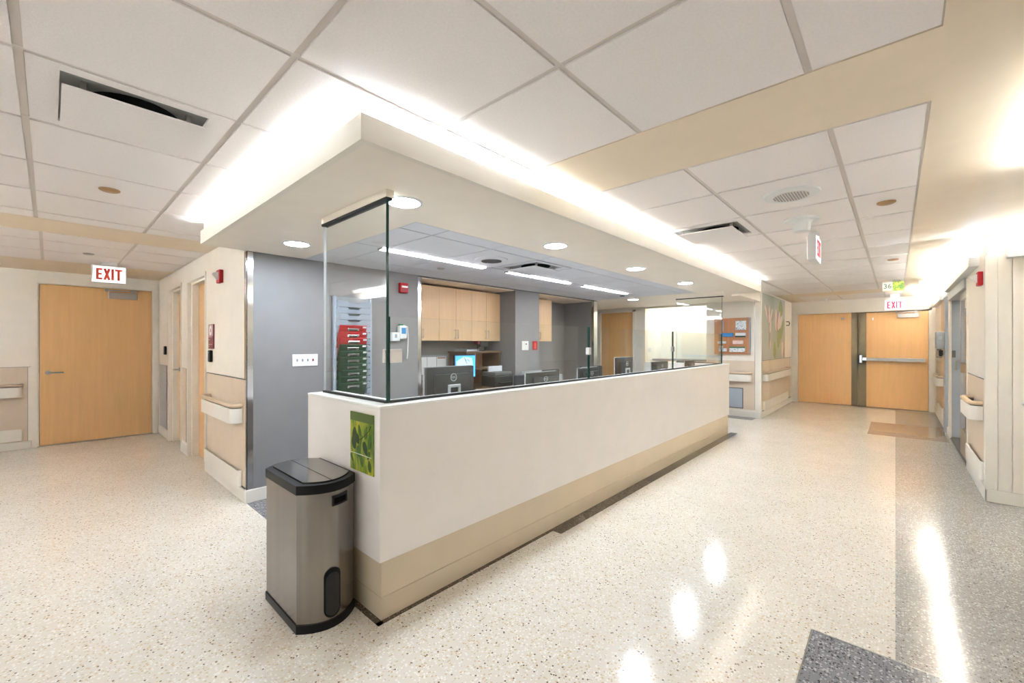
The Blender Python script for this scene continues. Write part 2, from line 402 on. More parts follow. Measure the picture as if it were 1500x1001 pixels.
# right wall: Y 5.4-6.68 wall, 6.68-8.75 sliding door, 8.75-11.65 wall
wr = struct('wall_right', box(XR, XR+.25, YA, 6.66, 0, H).box(XR, XR+.15, 8.76, YF, 0, H).box(XR, XR+.25, 6.66, 8.76, 2.03, H), 'cream_paint')
wb = struct('wall_back', box(XL-.2, -2.3, -1.75, -1.6, 0, H), 'cream_paint')
wrc = struct('wall_right_return', box(XR+.2, 3, YA, YA+.2, 0, H), 'cream_paint')
wrn = struct('wall_right_near', box(XR, XR+.2, -3.2, 3.95, 0, H).box(XR+.2, 3, 3.75, 3.95, 0, H), 'cream_paint')
wro = struct('wall_right_outer', box(2.9, 3, 3.95, 5.4, 0, H), 'cream_paint')
rm = struct('wall_patient_room', box(2.4, 2.5, 5.6, 9.6, 0, H).box(XR+.15, 2.4, 9.4, 9.5, 0, H), 'cream_paint')
# bright nook behind the end wall
wn = struct('wall_nook', box(NK[0]-.10, NK[0], YE+.14, 9.5, 0, H).box(NK[1], NK[1]+.3, YE+.14, 9.5, 0, H).box(NK[0]-.1, NK[1]+.3, 9.45, 9.55, 0, H), 'room_wall')

def baseboard(side, b, mat='trim_white'): return struct('baseboard_'+side, box(*b, bevel=.004, seg=1), mat)
baseboard('left', (XL, XL+.014, -3.2, -.155, 0, .10))
baseboard('corridor', (DOB[1]+.02, -4.052, YB-.014, YB, 0, .11))
baseboard('pier', (DOA[1], DOB[0], YB-.012, YB, 0, .11))
baseboard('inner_corner', (XL, DOA[0], YB-.012, YB, 0, .11))
baseboard('grey', (XG, XG+.014, YB-.014, 2.89, 0, .11))
baseboard('end', (NK[1], XM+.014, YE-.014, YE, 0, .11))
baseboard('mural', (XM, XM+.014, YE-.014, YF, 0, .11))
baseboard('right', (XR-.014, XR, YA-.014, 6.62, 0, .11))
baseboard('right_far', (XR-.014, XR, 8.80, YF, 0, .11))
baseboard('right_return', (XR-.014, 3, YA-.014, YA, 0, .105))

# wainscot boards, reveals, corner guards and trims belong to their walls
def wboard(parent, b, mat='wainscot', name='wainscot_panel'): return part(name, box(*b), mat, parent)
wboard(wl, (XL, XL+.006, -3.2, -.19, .10, 1.045)); wboard(wl, (XL, XL+.008, -3.2, -.16, 1.045, 1.052), 'satin_metal', 'reveal_strip')
wboard(wl, (XL, XL+.008, -.19, -.183, .10, 1.045), 'satin_metal', 'reveal_strip')
wboard(wc, (-5.345, -4.065, YB-.006, YB, .13, 1.04)); wboard(wc, (-5.35, -4.06, YB-.008, YB, 1.04, 1.047), 'gunmetal', 'reveal_strip')
wboard(wc, (-5.352, -5.345, YB-.008, YB, .11, 1.04), 'satin_metal', 'reveal_strip'); wboard(wc, (-5.352, -4.06, YB-.012, YB, .118, .126), 'gunmetal', 'reveal_strip')
wboard(wc, (-6.58, -6.36, YB-.005, YB, .15, 1.04)); wboard(wc, (-6.60, -6.34, YB-.006, YB, 1.04, 1.046), 'satin_metal', 'reveal_strip'); wboard(wc, (-6.345, -6.338, YB-.006, YB, .15, 1.04), 'satin_metal', 'reveal_strip')
wboard(wc, (-8.15, -7.62, YB-.005, YB, .13, 1.04), 'silver_plastic'); wboard(wc, (-7.60, -7.59, YB-.006, YB, .13, 1.04), 'gunmetal', 'reveal_strip')
wboard(we, (NK[1]+.03, -1.88, YE-.006, YE, .14, 1.03)); wboard(we, (-1.885, -1.878, YE-.008, YE, .14, H-.2), 'satin_metal', 'reveal_strip')
wboard(we, (-1.875, XM, YE-.012, YE, .11, 2.10), 'trim_white', 'corner_board')
wboard(wm, (XM, XM+.010, YE-.012, YE+.07, .11, 2.28), 'trim_white', 'corner_board')
for a, b in ((YE+.12, 9.32), (9.33, 11.45)): wboard(wm, (XM, XM+.006, a, b, .14, 1.03))
wboard(wm, (XM, XM+.008, YE+.1, 11.5, 1.03, 1.037), 'gunmetal', 'reveal_strip'); wboard(wm, (XM, XM+.009, YE+.1, 11.5, .118, .128), 'gunmetal', 'reveal_strip')
wboard(wr, (XR-.006, XR, 5.48, 6.62, .14, 1.03)); wboard(wr, (XR-.008, XR, 5.46, 6.62, 1.03, 1.037), 'gunmetal', 'reveal_strip')
wboard(wr, (XR-.006, XR, 10.15, 11.3, .14, 1.03)); wboard(wr, (XR-.030, XR, 8.98, 9.32, 0.0, 2.05), 'door_grey', 'post_cladding')
wboard(wr, (XR-.012, XR, YA+.001, 5.46, .11, 2.10), 'trim_white', 'corner_board')
wboard(wrc, (XR-.012, .638, YA-.012, YA, .105, 2.10), 'trim_white', 'corner_board')
wboard(wrc, (.641, .716, YA-.008, YA, .105, 2.10), 'trim_white', 'corner_board'); wboard(wrc, (.722, 1.9, YA-.012, YA, .12, 2.07), 'cream_paint', 'wall_panel')
def guard(parent, b1, b2):
    part('corner_guard', box(*b1).box(*b2), 'chrome', parent)
guard(wg, (XG-.045, XG+.003, YB-.003, YB+.006, .11, ZS), (XG, XG+.003, YB, YB+.05, .11, ZS))
guard(wg, (XG, XG+.003, 2.845, 2.893, .1, ZS-.01), (XG-.04, XG+.003, 2.889, 2.893, .1, ZS-.01))
guard(wend, (XG, XG+.003, 6.645, 6.773, .1, ZS-.01), (XG-.04, XG+.003, 6.646, 6.652, .1, ZS-.01))

# ------------------------------------------------------------------ doors
def closer(parent, c, ux, nrm, w=.31):     # closer body hung on the door face with its arm
    c = Vector(c); ux = Vector(ux); n = Vector(nrm)
    def bx(a0, a1, d0, d1, z0, z1):
        p = c+ux*a0+n*d0; q = c+ux*a1+n*d1
        return (min(p.x, q.x), max(p.x, q.x), min(p.y, q.y), max(p.y, q.y), c.z+z0, c.z+z1)
    b = part('door_closer', box(*bx(-w/2, w/2, 0, .055, -.045, .045), bevel=.006), 'closer_metal', parent, 'brushed metal door closer')
    part('closer_arm', box(*bx(-w*.62, w*.55, .02, .045, .065, .08)).box(*bx(-w*.6, -w*.5, -.02, .05, .05, .095)).box(*bx(w*.3, w*.42, 0, .05, .04, .095)), 'satin_metal', b)
def lever(parent, c, ux, nrm, ln=.13):
    c = Vector(c); ux = Vector(ux); n = Vector(nrm)
    mb = MB().tube([c, c+n*.012], .028, 16).tube([c, c+n*.06], .010).tube([c+n*.055, c+n*.06+ux*ln*.5, c+n*.055+ux*ln], .010)
    part('lever_handle', mb, 'satin_metal', parent, 'metal lever handle', True)
d1 = struct('door_1', box(XL-.045, XL-.005, -.085, 1.035, .012, 2.128), 'maple')
part('door_frame', box(XL-.12, XL+.016, -.15, -.105, 0, 2.195).box(XL-.12, XL+.016, 1.052, 1.10, 0, 2.195).box(XL-.12, XL+.016, -.105, 1.052, 2.145, 2.195)
     .box(XL-.12, XL-.002, -.105, -.089, 0, 2.145).box(XL-.12, XL-.002, 1.039, 1.052, 0, 2.145).box(XL-.12, XL-.002, -.089, 1.039, 2.132, 2.145), 'cream_paint', d1)
part('threshold', box(XL-.12, XL+.0, -.105, 1.052, 0, .006), 'satin_metal', d1)
part('back_panel', box(XL-.19, XL-.13, -.145, 1.095, 0, 2.185), 'gunmetal', d1)  # unseen panel added behind the leaf to stop light leaking in
lever(d1, (XL-.005, -.01, .965), (0, 1, 0), (1, 0, 0), .14); closer(d1, (XL-.005, .715, 2.03), (0, 1, 0), (1, 0, 0))
def recess_door(n, X, side):
    a, b = X
    d = struct('door_%d' % n, box(a+.09, b-.06, 1.213, 1.253, .012, 2.05), 'maple')
    mb = MB()
    for x0, x1 in ((a, a+.035), (b-.035, b)): mb.box(x0, x1, YB-.008, 1.36, 0, 2.10)
    mb.box(a, b, YB-.008, 1.36, 2.075, 2.115)
    for x0, x1 in ((a+.035, a+.088), (b-.09, b-.035)): mb.box(x0, x1, YB+.03, 1.36, 0, 2.075)
    mb.box(a+.035, b-.035, YB+.03, 1.36, 2.052, 2.075); part('door_frame', mb, 'cream_paint', d)
    part('door_back', box(a, b, 1.42, 1.48, 0, 2.2), 'dark_void', d)
    if side: lever(d, (a+.16, 1.213, .99), (-1, 0, 0), (0, -1, 0), .1)
    return d
recess_door(2, DOA, True); recess_door(3, DOB, False)
d4 = struct('door_4', box(DE[0], DE[1], YE+.04, YE+.08, .012, 2.04), 'maple')
part('door_frame', box(DE[0]-.06, DE[0], YE-.012, YE+.12, 0, 2.09).box(DE[1], DE[1]+.06, YE-.012, YE+.12, 0, 2.09).box(DE[0]-.06, DE[1]+.06, YE-.012, YE+.12, 2.04, 2.10), 'cream_paint', d4)
ym = YF+.02
d5 = struct('door_5', box(FD[0], -.598, ym, ym+.045, .012, 2.012), 'maple'); d6 = struct('door_6', box(-.586, FD[1], ym, ym+.045, .012, 2.0), 'maple')
part('edge_strip', box(-.704, -.598, ym-.004, ym, .012, 2.012), 'olive_strip', d5, 'olive brown kick strip along the meeting edge')
part('edge_strip', box(-.586, -.456, ym-.004, ym, .012, 2.0), 'olive_strip', d6, 'olive brown kick strip along the meeting edge')
part('door_frame', box(FD[0]-.055, FD[0]-.006, YF-.016, YF+.1, 0, 2.06).box(FD[0]-.055, FD[1]+.055, YF-.016, YF+.1, 2.016, 2.06), 'cream_paint', d5)
part('door_frame', box(FD[1]+.006, FD[1]+.06, YF-.016, YF+.1, 0, 2.06), 'cream_paint', d6)
part('door_hold', box(-.875, -.825, ym-.05, ym, 1.87, 1.91, bevel=.006), 'satin_metal', d5)
part('door_stop', box(-.36, -.34, ym-.02, ym, 1.84, 1.89, bevel=.004), 'white_plastic', d6)
pb = part('panic_bar', box(-.455, .02, ym-.07, ym-.025, .985, 1.045, bevel=.006).box(.02, .44, ym-.078, ym-.025, .975, 1.05, bevel=.006), 'satin_metal', d6, 'long metal push bar')
part('latch_case', box(-.575, -.515, ym-.085, ym-.004, .93, 1.11, bevel=.012).box(-.52, -.45, ym-.06, ym-.004, .99, 1.05), 'chrome', pb)
closer(d6, (.19, ym, 1.915), (1, 0, 0), (0, -1, 0), .32)
part('back_panel', box(FD[0]-.05, FD[1]+.05, ym+.1, ym+.14, 0, 2.06), 'gunmetal', d5)  # added unseen backing, blocks light leaks around the double doors
# patient room door: solid grey leaf and glazed sliding leaf
d7 = struct('door_7', box(XR+.012, XR+.13, 8.64, 8.68, .02, 1.96), 'door_grey')
part('door_frame', box(XR-.012, XR+.01, 8.62, 8.77, 0, 2.05), 'trim_white', d7); part('door_frame', box(XR-.012, XR+.16, 6.64, 6.69, 0, 2.05), 'trim_white', d7)
part('header_track', box(XR-.03, XR+.14, 6.69, 8.62, 1.955, 2.06, bevel=.004), 'silver_plastic', d7)
part('floor_track', box(XR+.0, XR+.14, 6.69, 8.64, 0, .012), 'gunmetal', d7)
part('lever_handle', MB().tube([(XR+.11, 8.60, 1.112), (XR+.06, 8.60, 1.105), (XR+.055, 8.60, 1.09), (XR+.052, 8.60, .975)], .010), 'satin_metal', d7, 'metal drop lever', True)
part('lock_case', box(XR+.016, XR+.05, 8.63, 8.64, 1.15, 1.25, bevel=.002, seg=1), 'gunmetal', d7)
d8 = struct('door_8', box(XR+.01, XR+.05, 6.69, 6.77, .02, 1.955).box(XR+.01, XR+.05, 7.47, 7.55, .02, 1.955).box(XR+.01, XR+.05, 6.77, 7.47, 1.87, 1.955)
            .box(XR+.01, XR+.05, 6.77, 7.47, .02, .32).box(XR+.01, XR+.05, 6.77, 7.47, 1.0, 1.12), 'satin_metal')
part('pane', box(XR+.027, XR+.033, 6.77, 7.47, 1.12, 1.87), 'door_glass', d8); part('pane', box(XR+.027, XR+.033, 6.77, 7.47, .32, 1.0), 'door_glass', d8)
wd9 = single('wardrobe', box(.74, 1.3, 9.15, 9.39, 0, 2.0, bevel=.004, seg=1), 'maple', (1.0, 9.27, 0), 'maple wardrobe inside the room behind the sliding glass door', 'wardrobe')
part('wardrobe_door', box(.745, 1.0, 9.135, 9.149, .05, 1.96), 'maple', wd9); part('wardrobe_door', box(1.003, 1.295, 9.135, 9.149, .05, 1.96), 'maple', wd9); part('pull_handle', box(.975, .985, 9.12, 9.135, .95, 1.1), 'satin_metal', wd9)
d9 = struct('door_9', box(XR-.012, XR-.001, 9.36, 10.08, .11, 2.03), 'maple')

# ------------------------------------------------------------------ handrails and crash rails
def arc_path(s0, s1, D, r, o, t, n, ret0=True, ret1=True):
    o = Vector(o); t = Vector(t); n = Vector(n); pts = []
    def add(s, d): pts.append(o+t*s+n*d)
    if ret0:
        add(s0, .004)
        for k in range(7): a = math.pi/2*k/6; add(s0+r-r*math.cos(a), D-r+r*math.sin(a))
    else: add(s0, D)
    if ret1:
        for k in range(7): a = math.pi/2*k/6; add(s1-r+r*math.sin(a), D-r+r*math.cos(a))
        add(s1, .004)
    else: add(s1, D)
    return [(p.x, p.y) for p in pts]
def handrail(label, s0, s1, o, t, n, z=.67, ret0=True, ret1=True, D=.085):
    o2 = Vector(o)+Vector(t)*((s0+s1)/2)
    th = thing('handrail', (o2.x, o2.y, z), label, 'handrail')
    path = arc_path(s0, s1, D, .05, o, t, n, ret0, ret1)
    part('bumper', MB().sweep(path, [(-.008, z), (.008, z), (.010, z+.01), (.010, z+.115), (.006, z+.125), (-.008, z+.125)]), 'trim_white', th, 'off white bumper', True)
    path2 = arc_path(s0+.004, s1-.004, D-.008, .045, o, t, n, ret0, ret1)
    sec = [(.022*math.cos(a*math.pi/4), z+.150+.019*math.sin(a*math.pi/4)) for a in range(8)]
    part('grip', MB().sweep(path2, sec), 'rail_wood', th, 'wood toned grip', True)
    path3 = arc_path(s0+.03, s1-.03, D-.03, .03, o, t, n, ret0, ret1)
    part('channel', MB().sweep(path3, [(-.01, z+.02), (.01, z+.02), (.01, z+.14), (-.01, z+.14)]), 'gunmetal', th)
def crash_rail(label, s0, s1, o, t, n, z0, z1):
    o2 = Vector(o)+Vector(t)*((s0+s1)/2)
    path = arc_path(s0, s1, .028, .02, o, t, n)
    single('crash_rail', MB().sweep(path, [(-.006, z0), (.006, z0+.004), (.008, (z0+z1)/2), (.006, z1-.004), (-.006, z1)]), 'trim_white', (o2.x, o2.y, z0), label, 'wall guard', None, True)
handrail('white and wood handrail beside the wide wooden exit door', -2.6, -.235, (XL+.006, 0), (0, 1), (1, 0), ret0=False)
crash_rail('low cream crash rail under the handrail beside the wide exit door', -2.6, -.235, (XL+.006, 0), (0, 1), (1, 0), .115, .262)
handrail('white and wood handrail next to the steel cornered grey wall', -5.17, -4.13, (0, YB-.006), (1, 0), (0, -1))
crash_rail('low cream crash rail under the handrail next to the grey wall', -5.32, -4.15, (0, YB-.006), (1, 0), (0, -1), .125, .262)
handrail('white and wood handrail under the brown wooden leaflet board', -3.0+.35, -1.94, (0, YE-.006), (1, 0), (0, -1), .655)
handrail('white and wood handrail under the flower mural', 8.72, 10.95, (XM+.006, 0), (0, 1), (1, 0), .665)
crash_rail('low cream crash rail under the flower mural', 8.75, 11.0, (XM+.006, 0), (0, 1), (1, 0), .135, .30)
handrail('white and wood handrail between the sliding glass door and the wall corner', 5.53, 6.16, (XR-.006, 0), (0, 1), (-1, 0), .67)
crash_rail('low cream crash rail between the sliding glass door and the wall corner', 5.49, 6.44, (XR-.006, 0), (0, 1), (-1, 0), .15, .315)
handrail('white and wood handrail below the grey hand sanitizer dispenser', 9.5, 10.25, (XR-.012, 0), (0, 1), (-1, 0), .67)
crash_rail('low cream crash rail below the sanitizer dispenser', 9.45, 10.3, (XR-.012, 0), (0, 1), (-1, 0), .15, .33)

# ------------------------------------------------------------------ nurse station counter
DX, DY0, DY1, DXL, DZ = -1.845, 1.075, 6.85, -2.68, 1.045
ct = thing('reception_counter', (-2.0, 3.9, 0), 'long cream reception counter with tan plinth and white top', 'counter')
part('front_panel', box(DX-.03, DX+.004, DY0, DY1, .286, DZ-.014), 'laminate', ct)
part('end_panel', box(DXL, DX-.03, DY0, DY0+.03, .286, DZ-.014), 'laminate', ct)
part('end_panel', box(DXL, DX-.03, DY1-.03, DY1, .286, DZ-.014), 'laminate', ct)
part('counter_top', box(-2.03, DX+.006, DY0-.002, DY1+.002, DZ-.014, DZ, bevel=.002, seg=1).box(DXL-.002, -2.03, DY0-.002, 1.255, DZ-.014, DZ, bevel=.002, seg=1)
     .box(DXL-.002, -2.03, 6.67, DY1+.002, DZ-.014, DZ, bevel=.002, seg=1), 'solid_surface', ct)
for b in ((-2.03, -2.0, 1.255, 6.67), (DXL, -2.03, 1.225, 1.255), (DXL, -2.03, 6.67, 6.7), (DXL, DXL+.03, DY0+.03, 1.225), (DXL, DXL+.03, 6.70, DY1-.03)):
    part('inner_panel', box(*b, 0, DZ-.014), 'laminate', ct)
for z0, z1, in ((.0, .1085), (.1115, .2855)):
    part('plinth_board', box(DX-.05, DX-.004, DY0+.012, DY1-.03, z0, z1), 'toe_laminate', ct, 'tan plinth board along the front')
    part('plinth_board', box(DXL+.01, DX-.05, DY0+.012, DY0+.05, z0, z1), 'toe_laminate', ct, 'tan plinth board at the end')
part('plinth_core', box(DXL+.02, DX-.02, DY0+.03, DY0+.06, 0, .29).box(DX-.06, DX-.01, DY0+.03, DY1-.05, 0, .29), 'gunmetal', ct)
wk = thing('work_desk', (-2.37, 3.96, 0), 'pale work desk behind the reception counter carrying the monitors', 'desk')
part('desk_top', box(-2.72, -2.034, 1.26, 6.665, .72, .75, bevel=.004, seg=1), 'laminate', wk)
for y in (1.26, 3.0, 4.8, 6.63): part('leg_panel', box(-2.69, -2.04, y, y+.03, 0, .72), 'laminate', wk)

# glass screens on the counter
GX, GY, GYF = -1.925, 1.163, 6.78
def pane(label, b, axis, clips, bar=None):
    c = ((b[0]+b[1])/2, (b[2]+b[3])/2, b[4])
    th = thing('glass_screen', c, label, 'glass screen')
    part('pane', box(*b), 'glass', th, 'clear glass pane')
    e = .0012
    x0, x1, y0, y1, z0, z1 = b
    for v in ((y0, y1) if axis == 'y' else (x0, x1)):
        eb = (x0-e, x1+e, v-e*1.2, v+e*1.2, z0, z1) if axis == 'y' else (v-e*1.2, v+e*1.2, y0-e, y1+e, z0, z1)
        pale = axis == 'x' and v < -2.5
        part('polished_edge', box(*eb), 'silver_plastic' if pale else 'glass_edge', th, 'pale polished glass edge' if pale else 'dark green glass edge')
    if axis == 'y': part('base_channel', box(x0-.007, x1+.007, y0, y1, DZ, DZ+.012), 'black_rubber', th)
    else: part('base_channel', box(x0, x1, y0-.007, y1+.007, DZ, DZ+.012), 'black_rubber', th)
    for cb, m in clips: part('clip', box(*cb, bevel=.002, seg=1), m, th, 'small square glass clip')
    if bar:
        part('head_bracket', box(*bar), 'soffit_paint', th); part('head_gasket', box(bar[0]+.004, bar[1]-.004, bar[2]+.004, bar[3]-.004, bar[4]-.012, bar[4]), 'black_rubber', th)
GT = 1.488
g = .005
def clipb(y): return (GX-.012, GX+.012, y-.024, y+.024, 1.255, 1.315)
pane('low clear glass screen along the counter front, beside the green poster end', (GX-.006, GX+.006, GY+.014, 3.075, DZ, GT), 'y', [((GX-.012, GX+.012, GY+.014, GY+.085, 1.25, 1.32), 'laminate')])
pane('low clear glass screen in the middle of the counter front', (GX-.006, GX+.006, 3.085, 4.90, DZ, GT), 'y', [(clipb(3.08), 'white_plastic')])
pane('low clear glass screen along the counter front, beside the leaflet board end', (GX-.006, GX+.006, 4.91, GYF-.012, DZ, GT), 'y', [(clipb(4.905), 'satin_metal')])
pane('tall clear glass screen on the counter end above the green poster', (-2.645, GX+.006, GY-.006, GY+.006, DZ, 2.088), 'x', [((GX-.022, GX-.0, GY-.012, GY+.012, 1.25, 1.32), 'laminate')], (-2.655, GX+.03, GY-.022, GY+.022, 2.092, ZS))
pane('tall clear glass screen on the counter end near the leaflet board', (-2.6, GX+.006, GYF-.006, GYF+.006, DZ, 2.06), 'x', [((GX-.03, GX+.02, GYF-.013, GYF+.013, 1.255, 1.315), 'satin_metal')], (-2.61, GX+.03, GYF-.022, GYF+.022, 2.062, ZS))

# poster on the counter end
po = thing('poster', (-2.008, DY0, .695), 'green leaf photo poster on the counter end above the trash can', 'poster')
px0, px1, pz0, pz1 = -2.125, -1.891, .695, .995
part('photo_panel', box(px0, px1, DY0-.006, DY0-.001, pz0, pz1), 'leaf_photo', po)
part('header_band', box(px0, px1, DY0-.007, DY0-.0055, pz1-.045, pz1), 'band_green', po)
part('white_line', box(px0+.004, px1-.012, DY0-.0102, DY0-.0092, pz0+.088, pz0+.0905), 'paper', po)
def leaf(parent, cx, cz, L_, W, ang, mat, y):
    pts = []
    for k in range(12):
        a = 2*math.pi*k/12; u = math.cos(a)*L_/2; w = math.sin(a)*W/2*(1-.25*math.cos(a))
        pts.append((cx+u*math.cos(ang)-w*math.sin(ang), y, cz+u*math.sin(ang)+w*math.cos(ang)))
    part('printed_leaf', MB().poly(pts, (0, .0008, 0)), mat, parent)
for i, a in enumerate(((.045, .185, .075, .045, 1.5, 'leaf_dark'), (.04, .14, .07, .045, -1.3, 'leaf_dark'), (.155, .125, .075, .04, -1.1, 'leaf_dark'), (.085, .10, .06, .03, -1.4, 'leaf_mid'), (.20, .165, .08, .035, 1.4, 'leaf_mid'),
          (.19, .095, .05, .025, -2.0, 'leaf_mid'), (.10, .21, .06, .025, 1.9, 'leaf_mid'), (.02, .06, .05, .02, -1.0, 'leaf_mid'), (.12, .06, .07, .03, -1.2, 'leaf_mid'), (.165, .205, .07, .03, 1.3, 'leaf_mid'), (.20, .045, .06, .03, 1.8, 'leaf_mid'), (.075, .165, .06, .04, -.9, 'leaf_dark'))):
    leaf(po, px0+a[0], pz0+a[1], a[2], a[3], a[4], a[5], DY0-.0070-.0002*i)
part('printed_twig', MB().tube([(px0+.215, DY0-.009, pz0+.245), (px0+.19, DY0-.009, pz0+.215), (px0+.13, DY0-.009, pz0+.175), (px0+.08, DY0-.009, pz0+.155)], .0018, 5), 'twig', po)

# ------------------------------------------------------------------ trash can
bx0, bx1, by0, by1 = -2.455, -2.055, .772, 1.052
def barrel(off=0, bul=.075, n=10):
    pts = []
    yc = (by0+by1)/2; hw = (by1-by0)/2+off
    x0, x1 = bx0-off, bx1+off
    for k in range(n+1): t = -1+2*k/n; pts.append((x1+bul*(1-t*t), yc+t*hw))
    for k in range(n+1): t = 1-2*k/n; pts.append((x0-bul*(1-t*t), yc+t*hw))
    return pts
def prism(pts, z0, z1): return MB().poly([(x, y, z0) for x, y in pts], (0, 0, z1-z0))
tc = thing('trash_can', (-2.255, .912, 0), 'brushed steel trash can with black rim and butterfly lid', 'trash can')
part('body', prism(barrel(0), .03, .655), 'steel', tc, 'brushed stainless steel body', True)
part('base_ring', prism(barrel(.004), 0, .04), 'black_plastic', tc, 'black base ring', True)
part('rim', prism(barrel(.004), .645, .688), 'black_plastic', tc, 'black rim', True)
yc = (by0+by1)/2
fl = [p for p in barrel(-.018) if p[1] <= yc-.0015]; fr = [p for p in barrel(-.018) if p[1] >= yc+.0015]
def flap(ylo, yhi):
    out = []
    n = 12; hw = (by1-by0)/2-.018
    for k in range(n+1): y = ylo+(yhi-ylo)*k/n; t = (y-yc)/hw; out.append((bx1-.018+.072*(1-t*t), y))
    for k in range(n+1): y = yhi+(ylo-yhi)*k/n; t = (y-yc)/hw; out.append((bx0+.018-.072*(1-t*t), y))
    return out
part('lid_flap', prism(flap(by0+.03, yc-.0015), .686, .696), 'lid_steel', tc, 'polished grey lid flap')
part('lid_flap', prism(flap(yc+.0015, by1-.018), .686, .696), 'lid_steel', tc, 'polished grey lid flap')
fx = lambda y: bx1+.075*(1-((y-yc)/.14)**2)
def patch(y0, y1, z0, z1, out, n=8, rnd=0):
    mb = MB(); ys = [y0+(y1-y0)*k/n for k in range(n+1)]
    pts_o = [(fx(y)+out, y) for y in ys]; pts_i = [(fx(y)-.004, y) for y in ys][::-1]
    if not rnd: return mb.poly([(x, y, z0) for x, y in pts_o+pts_i], (0, 0, z1-z0))
    m = (y0+y1)/2; r = (y1-y0)/2; ring = []
    for k in range(13): a = math.pi*k/12; ring.append((m-r*math.cos(a), z1-r+r*math.sin(a)))
    for k in range(13): a = math.pi*k/12; ring.append((m+r*math.cos(a), z0+r-r*math.sin(a)))
    return mb.poly([(fx(y)-.004, y, z) for y, z in ring], (.004+out, 0, 0))
hd = part('handle', patch(.905, .990, .575, .625, .004), 'black_plastic', tc, 'black grip pocket'); part('grip_slot', patch(.914, .981, .584, .612, .0046), 'dark_void', hd)
pd = part('pedal_cover', patch(.868, .946, .05, .285, .004, rnd=1), 'black_plastic', tc, 'black rounded pedal cover'); part('pedal_insert', patch(.876, .938, .06, .262, .0055, rnd=1), 'dark_plastic', pd)

# ------------------------------------------------------------------ lamps
def downlight(x, y, label, grp, z=ZS):
    th = thing('downlight', (x, y, z), label, 'downlight', grp)
    lpart('lens', MB().lathe([(.082, -.006), (.086, .0)], n=28), 'lamp_down', th, 'glowing white lens', True)
    lpart('trim_ring', MB().sweep([(.092*math.cos(2*math.pi*k/28), .092*math.sin(2*math.pi*k/28)) for k in range(28)], [(-.008, -.004), (.006, -.008), (.008, 0), (-.008, 0)], True), 'white_plastic', th, None, True)
for y, w in ((1.315, 'beside the tall glass above the poster'), (2.71, 'second from the poster end'), (4.11, 'midway along the counter'), (5.51, 'fourth from the poster end'), (7.0, 'past the tall glass near the leaflet board')):
    downlight(-2.0 if y < 6 else -2.09, y, 'round glowing downlight over the counter front, '+w, 'downlights over the counter front')
downlight(-3.455, 1.30, 'round glowing downlight in the soffit beside the grey wall', None)
downlight(-3.43, 6.95, 'round glowing downlight in the soffit before the far wooden door', None)
for i, (a, b) in enumerate(((1.83, 3.0), (3.35, 4.52), (4.84, 6.08))):
    th = thing('linear_light', (-3.12, (a+b)/2, ZS), 'thin linear light in the station ceiling ' + ('nearest the chart rack', 'between the two other linear lights', 'farthest from the chart rack')[i], 'ceiling light')
    part('diffuser', box(-3.148, -3.092, a, b, ZS-.010, ZS+.001), 'lamp_strip', th, 'glowing white diffuser'); part('end_cap', box(-3.15, -3.09, b, b+.012, ZS-.011, ZS+.001), 'grid_dark', th); part('end_cap', box(-3.15, -3.09, a-.012, a, ZS-.011, ZS+.001), 'grid_dark', th)
def valance(label, x0, x1, y0, y1, z0, z1, wallside, lamp='lamp_val'):
    th = thing('light_valance', ((x0+x1)/2, (y0+y1)/2, z0), label, 'wall light')
    t = .014
    if wallside == '+x':
        part('face_board', box(x0, x0+t, y0, y1, z0, z1), 'white_plastic', th); part('bottom_board', box(x0+t, x1, y0, y1, z0, z0+t), 'white_plastic', th)
        part('end_board', box(x0+t, x1, y0, y0+t, z0+t, z1), 'white_plastic', th); part('end_board', box(x0+t, x1, y1-t, y1, z0+t, z1), 'white_plastic', th)
        part('lamp', box(x0+.025, x1-.008, y0+.04, y1-.04, z0+.03, z0+.05), lamp, th, 'glowing white tube')
    else:
        part('face_board', box(x0, x1, y0, y0+t, z0, z1), 'white_plastic', th); part('bottom_board', box(x0, x1, y0+t, y1, z0, z0+t), 'white_plastic', th)
        part('end_board', box(x0, x0+t, y0+t, y1, z0+t, z1), 'white_plastic', th)
        part('lamp', box(x0+.04, x1-.04, y0+.03, y1-.02, z0+.03, z0+.05), lamp, th, 'glowing white tube')
valance('white wall light valance above the sliding glass door', .512, XR, 5.86, 8.6, 2.075, 2.165, '+x')
valance('white wall light valance beyond the sanitizer dispenser', .512, XR, 9.36, 11.3, 2.03, 2.115, '+x')
valance('white wall light valance on the panelled wall with the tray', .685, 2.6, YA-.10, YA, 2.06, 2.15, '+y')
valance('white wall light valance on the near right wall', .512, XR, 2.2, 3.4, 2.075, 2.165, '+x', 'lamp_near')
added_room_light = thing('ceiling_panel_light', (1.5, 7.6, 2.28), 'added square panel light brightening the room behind the sliding glass door', 'ceiling light')  # assumed lamp, added to brighten the room behind the glass
part('panel', box(1.2, 1.8, 7.3, 7.9, 2.28, 2.295), 'lamp_nook', added_room_light); part('frame', box(1.17, 1.83, 7.27, 7.93, 2.288, 2.31), 'white_plastic', added_room_light)
bv = thing('light_valance', (-5.2, -1.56, 2.06), 'white wall light valance on the wall opposite the recessed doors', 'wall light')
part('face_board', box(-7.4, -3.0, -1.514, -1.50, 2.06, 2.15), 'white_plastic', bv); part('bottom_board', box(-7.4, -3.0, -1.60, -1.514, 2.06, 2.074), 'white_plastic', bv)
for x in (-7.4, -3.014): part('end_board', box(x, x+.014, -1.60, -1.514, 2.074, 2.15), 'white_plastic', bv)
part('lamp', box(-7.3, -3.1, -1.58, -1.53, 2.09, 2.11), 'lamp_back', bv, 'glowing white tube')
